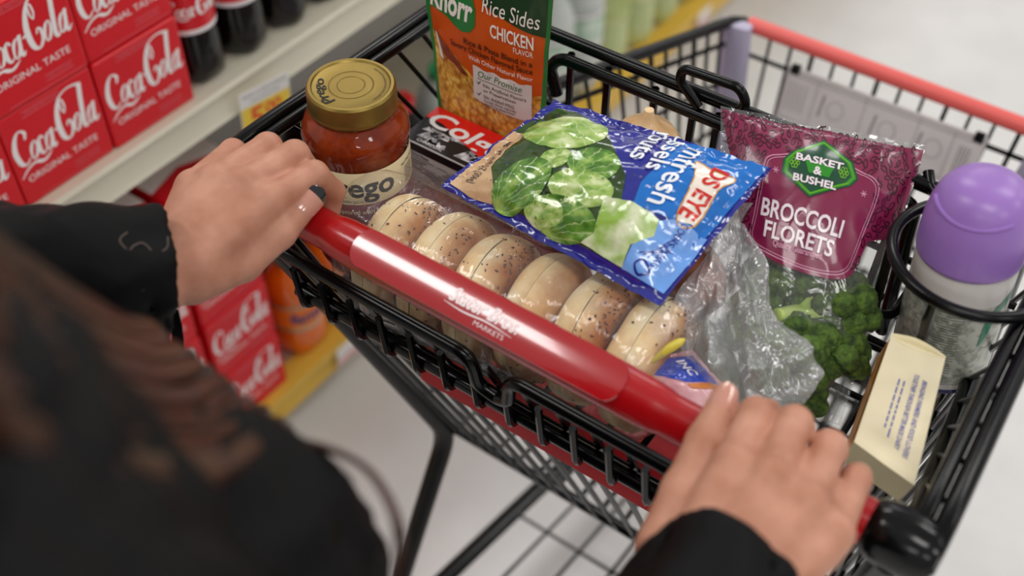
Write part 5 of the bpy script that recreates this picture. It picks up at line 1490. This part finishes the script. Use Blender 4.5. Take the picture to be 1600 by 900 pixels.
def add_hand(F, H, elbow, rw=.0215, re=.036):
    sx = 1 if H['th'][0][0] > 0 else -1
    w = np.array(H['w'])
    palm = []
    for c, m, f in zip(H['carp'], H['mcp'], FR):
        palm.append(('c', c, .0150, tuple(np.array(m) + (0, 0, -.001)), f[0] + .0012))
        palm.append(('c', tuple(np.array(c) + (0, 0.004, -.007)), .0125, tuple(np.array(m) + (0, -.010, -.010)), .0085))
    for i in range(3):      # webbing between the knuckles
        a_, b_ = np.array(H['mcp'][i]), np.array(H['mcp'][i + 1]); p_, q_ = np.array(H['pip'][i]), np.array(H['pip'][i + 1])
        palm.append(('c', tuple((a_ + b_) / 2 + (0, 0, -.003)), .0100, tuple((a_ + b_) / 2 * .42 + (p_ + q_) / 2 * .58 + (0, 0, -.0045)), .0078))
    for c in H['carp'][::3]: palm.append(('c', tuple(w + (0.35 * (c[0] - w[0]), 0, 0)), rw - .001, c, .0155))
    add_group(F, palm, .010, .004)
    add_group(F, [('c', tuple(w), rw, tuple(w + (np.array(elbow) - w) * .5), (rw + re) / 2), ('c', tuple(w + (np.array(elbow) - w) * .5), (rw + re) / 2, elbow, re)], .02, .014)
    t = H['th']
    add_group(F, [('c', t[0], .0165, t[1], .0145), ('c', t[1], .0145, t[2], .0125), ('c', t[2], .0125, t[3], .0104)], .004, .007)
    for m, p, dd, tp, f in zip(H['mcp'], H['pip'], H['dip'], H['tip'], FR):
        add_group(F, [('c', m, f[0], p, f[1]), ('c', p, f[1], dd, f[2]), ('c', dd, f[2], tp, f[3]), ('e', tuple(np.array(m) + (0, 0.002, .003)), (f[0] * .95,) * 3)], .0035, .0040)
EL_L, EL_R = (-.330, -.330, 1.110), (.262, -.375, 1.065)
SH_L, SH_R = (-.180, -.405, 1.345), (.150, -.435, 1.315)
xs = axis_pts([(-.46, -.29, .012), (-.29, -.155, .0015), (-.155, .155, .006), (.155, .30, .0015), (.30, .42, .012)])
ys = axis_pts([(-.56, -.46, .010), (-.46, -.155, .006), (-.155, .055, .0015)])
zs = axis_pts([(-.02, .90, .014), (.90, .965, .008), (.965, 1.075, .0015), (1.075, 1.42, .010), (1.42, 1.70, .005)])
F = Field(xs, ys, zs)
# trunk, legs, arms, head
HC = np.array((-.010, -.370, 1.555))
add_group(F, [('e', (-.005, -.395, 1.18), (.150, .075, .19)), ('e', (-.005, -.39, .95), (.155, .095, .13)), ('c', (-.10, -.42, 1.32), .042, (.08, -.435, 1.31), .042)], .06, .02)
for s, sh, el in ((-1, SH_L, EL_L), (1, SH_R, EL_R)):
    add_group(F, [('c', sh, .048, el, .040)], .02, .03)
    add_group(F, [('c', (-.005 + s * .085, -.39, .88), .082, (-.005 + s * .09, -.385, .48), .056), ('c', (-.005 + s * .09, -.385, .48), .054, (-.005 + s * .095, -.40, .09), .036), ('c', (-.005 + s * .095, -.41, .04), .034, (-.005 + s * .10, -.29, .03), .028)], .03, .03)
add_group(F, [('c', (-.005, -.415, 1.36), .052, tuple(HC + (0, -.012, -.07)), .048)], .02, .04)
add_group(F, [('e', tuple(HC + (0, -.015, .02)), (.074, .092, .090)), ('e', tuple(HC + (0, .018, -.045)), (.056, .066, .066)), ('e', tuple(HC + (0, .045, -.092)), (.026, .024, .022))], .03, .02)
add_group(F, [('c', tuple(HC + (0, .080, .012)), .009, tuple(HC + (0, .099, -.024)), .013), ('e', tuple(HC + (.010, .090, -.030)), (.010, .010, .008)), ('e', tuple(HC + (-.010, .090, -.030)), (.010, .010, .008))], .008, .010)
add_group(F, [('c', tuple(HC + (-.035, .076, .018)), .008, tuple(HC + (.035, .076, .018)), .008)], .01, .015)
add_group(F, [('e', tuple(HC + (-.032, .084, .000)), (.016, .012, .010)), ('e', tuple(HC + (.032, .084, .000)), (.016, .012, .010))], .002, .0, True)
add_group(F, [('c', tuple(HC + (-.018, .080, -.058)), .0075, tuple(HC + (.018, .080, -.058)), .0075)], .004, .006)
for s in (-1, 1): add_group(F, [('e', tuple(HC + (s * .077, -.012, -.008)), (.009, .020, .032))], .005, .008)
add_hand(F, LH, EL_L)
add_hand(F, RH, EL_R)
field_obj('body', F, 'skin', PER, 1)
del F
# fingernails
def nail(tip, prev, face, wid, ln, over, black=False, off=0.0095):
    tip, prev, face = V(tip), V(prev), V(face)
    d = (tip - prev).normalized(); n = (face - d * face.dot(d)).normalized(); s = d.cross(n)
    b = MB(); R_ = wid * 0.62
    def f(u, v):
        a = (u - 0.5) * 2.1
        taper = 1.0 if v < 0.62 else math.sqrt(max(0.0, 1 - ((v - 0.62) / 0.38) ** 2)) * 0.92 + 0.08
        if v < 0.35: taper = math.sqrt(max(0.0, 1 - 0.92 * ((0.35 - v) / 0.35) ** 2))
        x = math.sin(a) * R_ * taper
        zc = math.cos(a * taper) * R_ - R_
        return tip + d * (-ln + (ln + over) * v) + s * x + n * (off - 0.0009 * max(0, 0.3 - v) / 0.3 + zc - 0.0022 * max(0, v - 0.55) ** 2)
    b.grid(f, 10, 18, 0)
    b.grid(lambda u, v: f(u, v) - n * 0.0007, 10, 18, 0, flip=True)
    if black:
        k = len(b.f) // 2
        for i in range(len(b.f)):
            j = (i % k) % 18
            if j >= 13: b.m[i] = 1
    return b.build('fingernail', ['nail_nude', 'nail_black'], PER)
nail(LH['th'][3], LH['th'][2], (0.75, -0.25, 0.62), 0.0180, 0.011, 0.0165, True, 0.0114)['label'] = 'nude thumbnail with a black tip'
nail(RH['th'][3], RH['th'][2], (-0.1, -0.1, 1.0), 0.0165, 0.011, 0.012, False, 0.0114)
for H in (LH, RH):
    for t, p in zip(H['tip'], H['dip']): nail(t, p, (0, 1, -0.1), 0.0125, 0.008, 0.010, True, 0.0085)

# jacket
FJ = Field(np.arange(-.46, .42, .005), np.arange(-.56, -.03, .005), np.arange(.80, 1.47, .005))
def v3(*a): return tuple(float(x) for x in a)
add_group(FJ, [('e', (-.005, -.385, 1.18), (.182, .090, .22)), ('e', (-.005, -.395, .95), (.178, .112, .17)), ('c', (-.12, -.415, 1.33), .060, (.09, -.435, 1.315), .060), ('e', (.062, -.312, 1.135), (.084, .080, .098)), ('e', (-.075, -.308, 1.125), (.082, .080, .095)), ('c', (-.005, -.425, 1.33), .085, (-.005, -.415, 1.405), .066)], .04, .001)
for H, sh, el, cx in ((LH, SH_L, EL_L, (-.2095, -.124, 1.026)), (RH, SH_R, EL_R, (.2350, -.098, 1.026))):
    add_group(FJ, [('c', sh, .066, el, .058)], .03, .03)
    add_group(FJ, [('c', el, .062, cx, .0505)], .03, .02)
X_, Y_, Z_ = np.meshgrid(*FJ.ax, indexing='ij', sparse=True)
FJ.d += (0.0035 * np.sin(X_ * 55 + 14 * np.sin(Z_ * 16) + Y_ * 40) * np.sin(Y_ * 48 + 9 * np.sin(X_ * 21)) + 0.0022 * np.sin(Z_ * 95 + X_ * 60 + 30 * Y_)).astype(np.float32)
# cut the cuffs square and hollow them
for cx, el, r in (((-.2095, -.124, 1.026), EL_L, .0455), ((.2350, -.098, 1.026), EL_R, .0455)):
    c = np.array(cx); dirn = c - np.array(el); dirn = dirn / np.linalg.norm(dirn)
    sl = FJ.win(c - .12, c + .12); P = FJ.pts(sl)
    pl_d = (P[0] - c[0]) * dirn[0] + (P[1] - c[1]) * dirn[1] + (P[2] - c[2]) * dirn[2]
    FJ.d[sl] = np.maximum(FJ.d[sl], pl_d)
    add_group(FJ, [('c', tuple(c + dirn * .03), r, tuple(c - dirn * .035), r - .004)], .001, 0.0, True)
JK = field_obj('jacket', FJ, ['jacket_black'], PER, 2)
del FJ
# faint line drawing stitched on the left cuff
cuff_o = V((-.2095, -.124, 1.026)); cd = (cuff_o - V(EL_L)).normalized(); cu = V((0.45, -0.35, 0.82)); cu = (cu - cd * cu.dot(cd)).normalized(); cs_ = cd.cross(cu)
def cuffp(a, c):
    th = c / 0.049
    return cuff_o + cd * (a - 0.030) + (cu * math.cos(th) + cs_ * math.sin(th)) * (0.0530 + 0.0008)
b = MB()
for st_ in ([(-.006, .016), (.0, .006), (-.003, -.006), (.006, -.012), (.013, -.004), (.018, .008)], [(.018, .008), (.010, .012), (.004, .018), (-.006, .016)], [(.013, -.004), (.022, -.008), (.024, -.016)], [(-.003, -.006), (-.008, -.014), (-.002, -.020)]):
    ribbon(b, st_, 0.0008, cuffp, 0, False, 6, 0.004)
b.build('cuff_stitching', 'jacket_line', PER)
b = MB(); b.grid(lambda u, v: catmull([(-.196, -.132, 1.004), (-.190, -.137, .992), (-.187, -.143, .975), (-.190, -.147, .962)], 6)[int(round(v * 18))] + V((0.010, 0.007, 0.002)) * (u - 0.5) * 0.7, 2, 18)
b.grid(lambda u, v: catmull([(-.196, -.132, 1.004), (-.190, -.137, .992), (-.187, -.143, .975), (-.190, -.147, .962)], 6)[int(round(v * 18))] + V((0.010, 0.007, 0.002)) * (u - 0.5) * 0.7 + V((-0.0012, 0.0012, 0)), 2, 18, 0, flip=True)
b.build('cuff_strap', 'jacket_black', PER)
# trousers and shoes
FT = Field(np.arange(-.30, .30, .010), np.arange(-.56, -.20, .010), np.arange(.04, 1.08, .010))
add_group(FT, [('e', (-.005, -.39, .95), (.168, .104, .13))], .03, .001)
for s in (-1, 1):
    add_group(FT, [('c', v3(-.005 + s * .085, -.39, .88), .092, v3(-.005 + s * .09, -.385, .48), .068), ('c', v3(-.005 + s * .09, -.385, .48), .068, v3(-.005 + s * .095, -.40, .10), .058)], .03, .03)
field_obj('trousers', FT, 'trousers_dark', PER, 1)
for s in (-1, 1):
    FS = Field(np.arange(-.06, .06, .006) + s * .098 - .005, np.arange(-.50, -.22, .006), np.arange(-.002, .13, .006))
    add_group(FS, [('c', v3(-.005 + s * .095, -.42, .045), .043, v3(-.005 + s * .10, -.29, .038), .038), ('c', v3(-.005 + s * .095, -.41, .045), .044, v3(-.005 + s * .095, -.40, .10), .046)], .02, .001)
    P = FS.pts((slice(None),) * 3); FS.d = np.maximum(FS.d, 0.002 - P[2] + 0 * FS.d)
    field_obj('shoe', FS, 'shoe_black', PER, 1)
# eyes and lips
for s in (-1, 1):
    b = MB(); c = V(HC.tolist()) + V((s * .032, .073, 0))
    b.lathe([(0.0115 * math.sin(PI * k / 12) + 1e-5, -0.0115 * math.cos(PI * k / 12)) for k in range(13)], c, 20, 0)
    b.lathe([(0.0055 * math.sin(PI * k / 12) + 1e-5, -0.0055 * math.cos(PI * k / 12)) for k in range(13)], c + V((0, 0.0070, -0.001)), 16, 1)
    b.build('eye', ['eye_white', 'eye_dark'], PER)
b = MB(); c = V(HC.tolist())
b.tube(catmull([c + V((-.020, .083, -.058)), c + V((-.008, .0885, -.0555)), c + V((0, .0885, -.0565)), c + V((.008, .0885, -.0555)), c + V((.020, .083, -.058))], 4), 0.0035, 8)
b.tube(catmull([c + V((-.018, .083, -.060)), c + V((0, .0880, -.064)), c + V((.018, .083, -.060))], 5), 0.0040, 8)
b.build('lips', 'lip', PER)
# long hair: a cap of locks running down over the back and both shoulders, more over the right one
rnd = random.Random(31)
b = MB()
hc = V(HC.tolist())
def lock(pts, r0, sides=6, n=5):
    c = catmull(pts, n); N = len(c)
    b.tube(c, [r0 * (0.55 + 0.45 * math.sin(PI * min(1, 0.25 + 0.75 * i / (N - 1)))) * (1 - 0.75 * max(0, i / (N - 1) - 0.7) / 0.3) for i in range(N)], sides)
for k in range(300):
    a = rnd.uniform(0, 2 * PI)                       # direction round the crown, 0 = right, pi/2 = front
    if 0.22 * PI < a < 0.78 * PI and rnd.random() < 0.8: continue
    ca, sa = math.cos(a), math.sin(a)
    top = hc + V((0.010 * ca, -0.02 + 0.02 * sa, 0.112))
    rim = hc + V((0.083 * ca, -0.015 + 0.098 * sa, 0.055 + rnd.uniform(-.01, .01)))
    ear = hc + V((0.092 * ca, -0.02 + 0.094 * sa, -0.03))
    if sa > 0.3: ear = hc + V((0.092 * math.copysign(1, ca), 0.030, -0.03))
    if ca > -0.05:      # right side: falls forward over the chest
        j = rnd.random(); g_ = rnd.uniform(0, 0.016); L_ = lambda p, q: V(p) * (1 - j) + V(q) * j - V((0, g_, 0))
        lock([top, rim, ear, L_((.040, -.340, 1.43), (.100, -.385, 1.43)), L_((.015, -.322, 1.36), (.110, -.372, 1.36)), L_((-.015, -.272, 1.25), (.095, -.312, 1.26)), L_((-.070, -.224, 1.16), (.045, -.236, 1.17)), L_((-.090, -.212, 1.08), (.02, -.218, 1.09 + rnd.uniform(-.03, .02)))], rnd.uniform(.0035, .0070))
    elif ca < -0.35:
        j = rnd.uniform(-1, 1)
        lock([top, rim, ear, V((-0.115 + 0.03 * j, -0.37, 1.42)), V((-0.115 + 0.04 * j, -0.335, 1.34)), V((-0.11 + 0.05 * j, -0.290, 1.22)), V((-0.105 + 0.05 * j, -0.262, 1.12 + rnd.uniform(-.04, .04)))], rnd.uniform(.003, .0065))
    else:
        j = rnd.uniform(-1, 1)
        lock([top, rim, ear, V((0.09 * j, -0.475, 1.40)), V((0.11 * j, -0.500, 1.25)), V((0.11 * j, -0.505, 1.14 + rnd.uniform(-.05, .05)))], rnd.uniform(.004, .008))
b.build('hair', 'hair_brown', PER)['kind'] = 'stuff'
b = MB()
for k in range(9):
    j = rnd.uniform(-1, 1)
    lock([V((0.060 + 0.012 * j, -0.320, 1.29)), V((0.040 + 0.010 * j, -0.268, 1.20)), V((0.075 + 0.008 * j, -0.250, 1.195 + 0.006 * j)), V((0.108 + 0.006 * j, -0.247, 1.198)), V((0.132 + 0.005 * j, -0.256, 1.185 - 0.008 * j)), V((0.138, -0.268, 1.16 - 0.01 * j))], 0.0010 + 0.0006 * rnd.random())
b.build('stray_lock', 'hair_brown', PER)['kind'] = 'stuff'
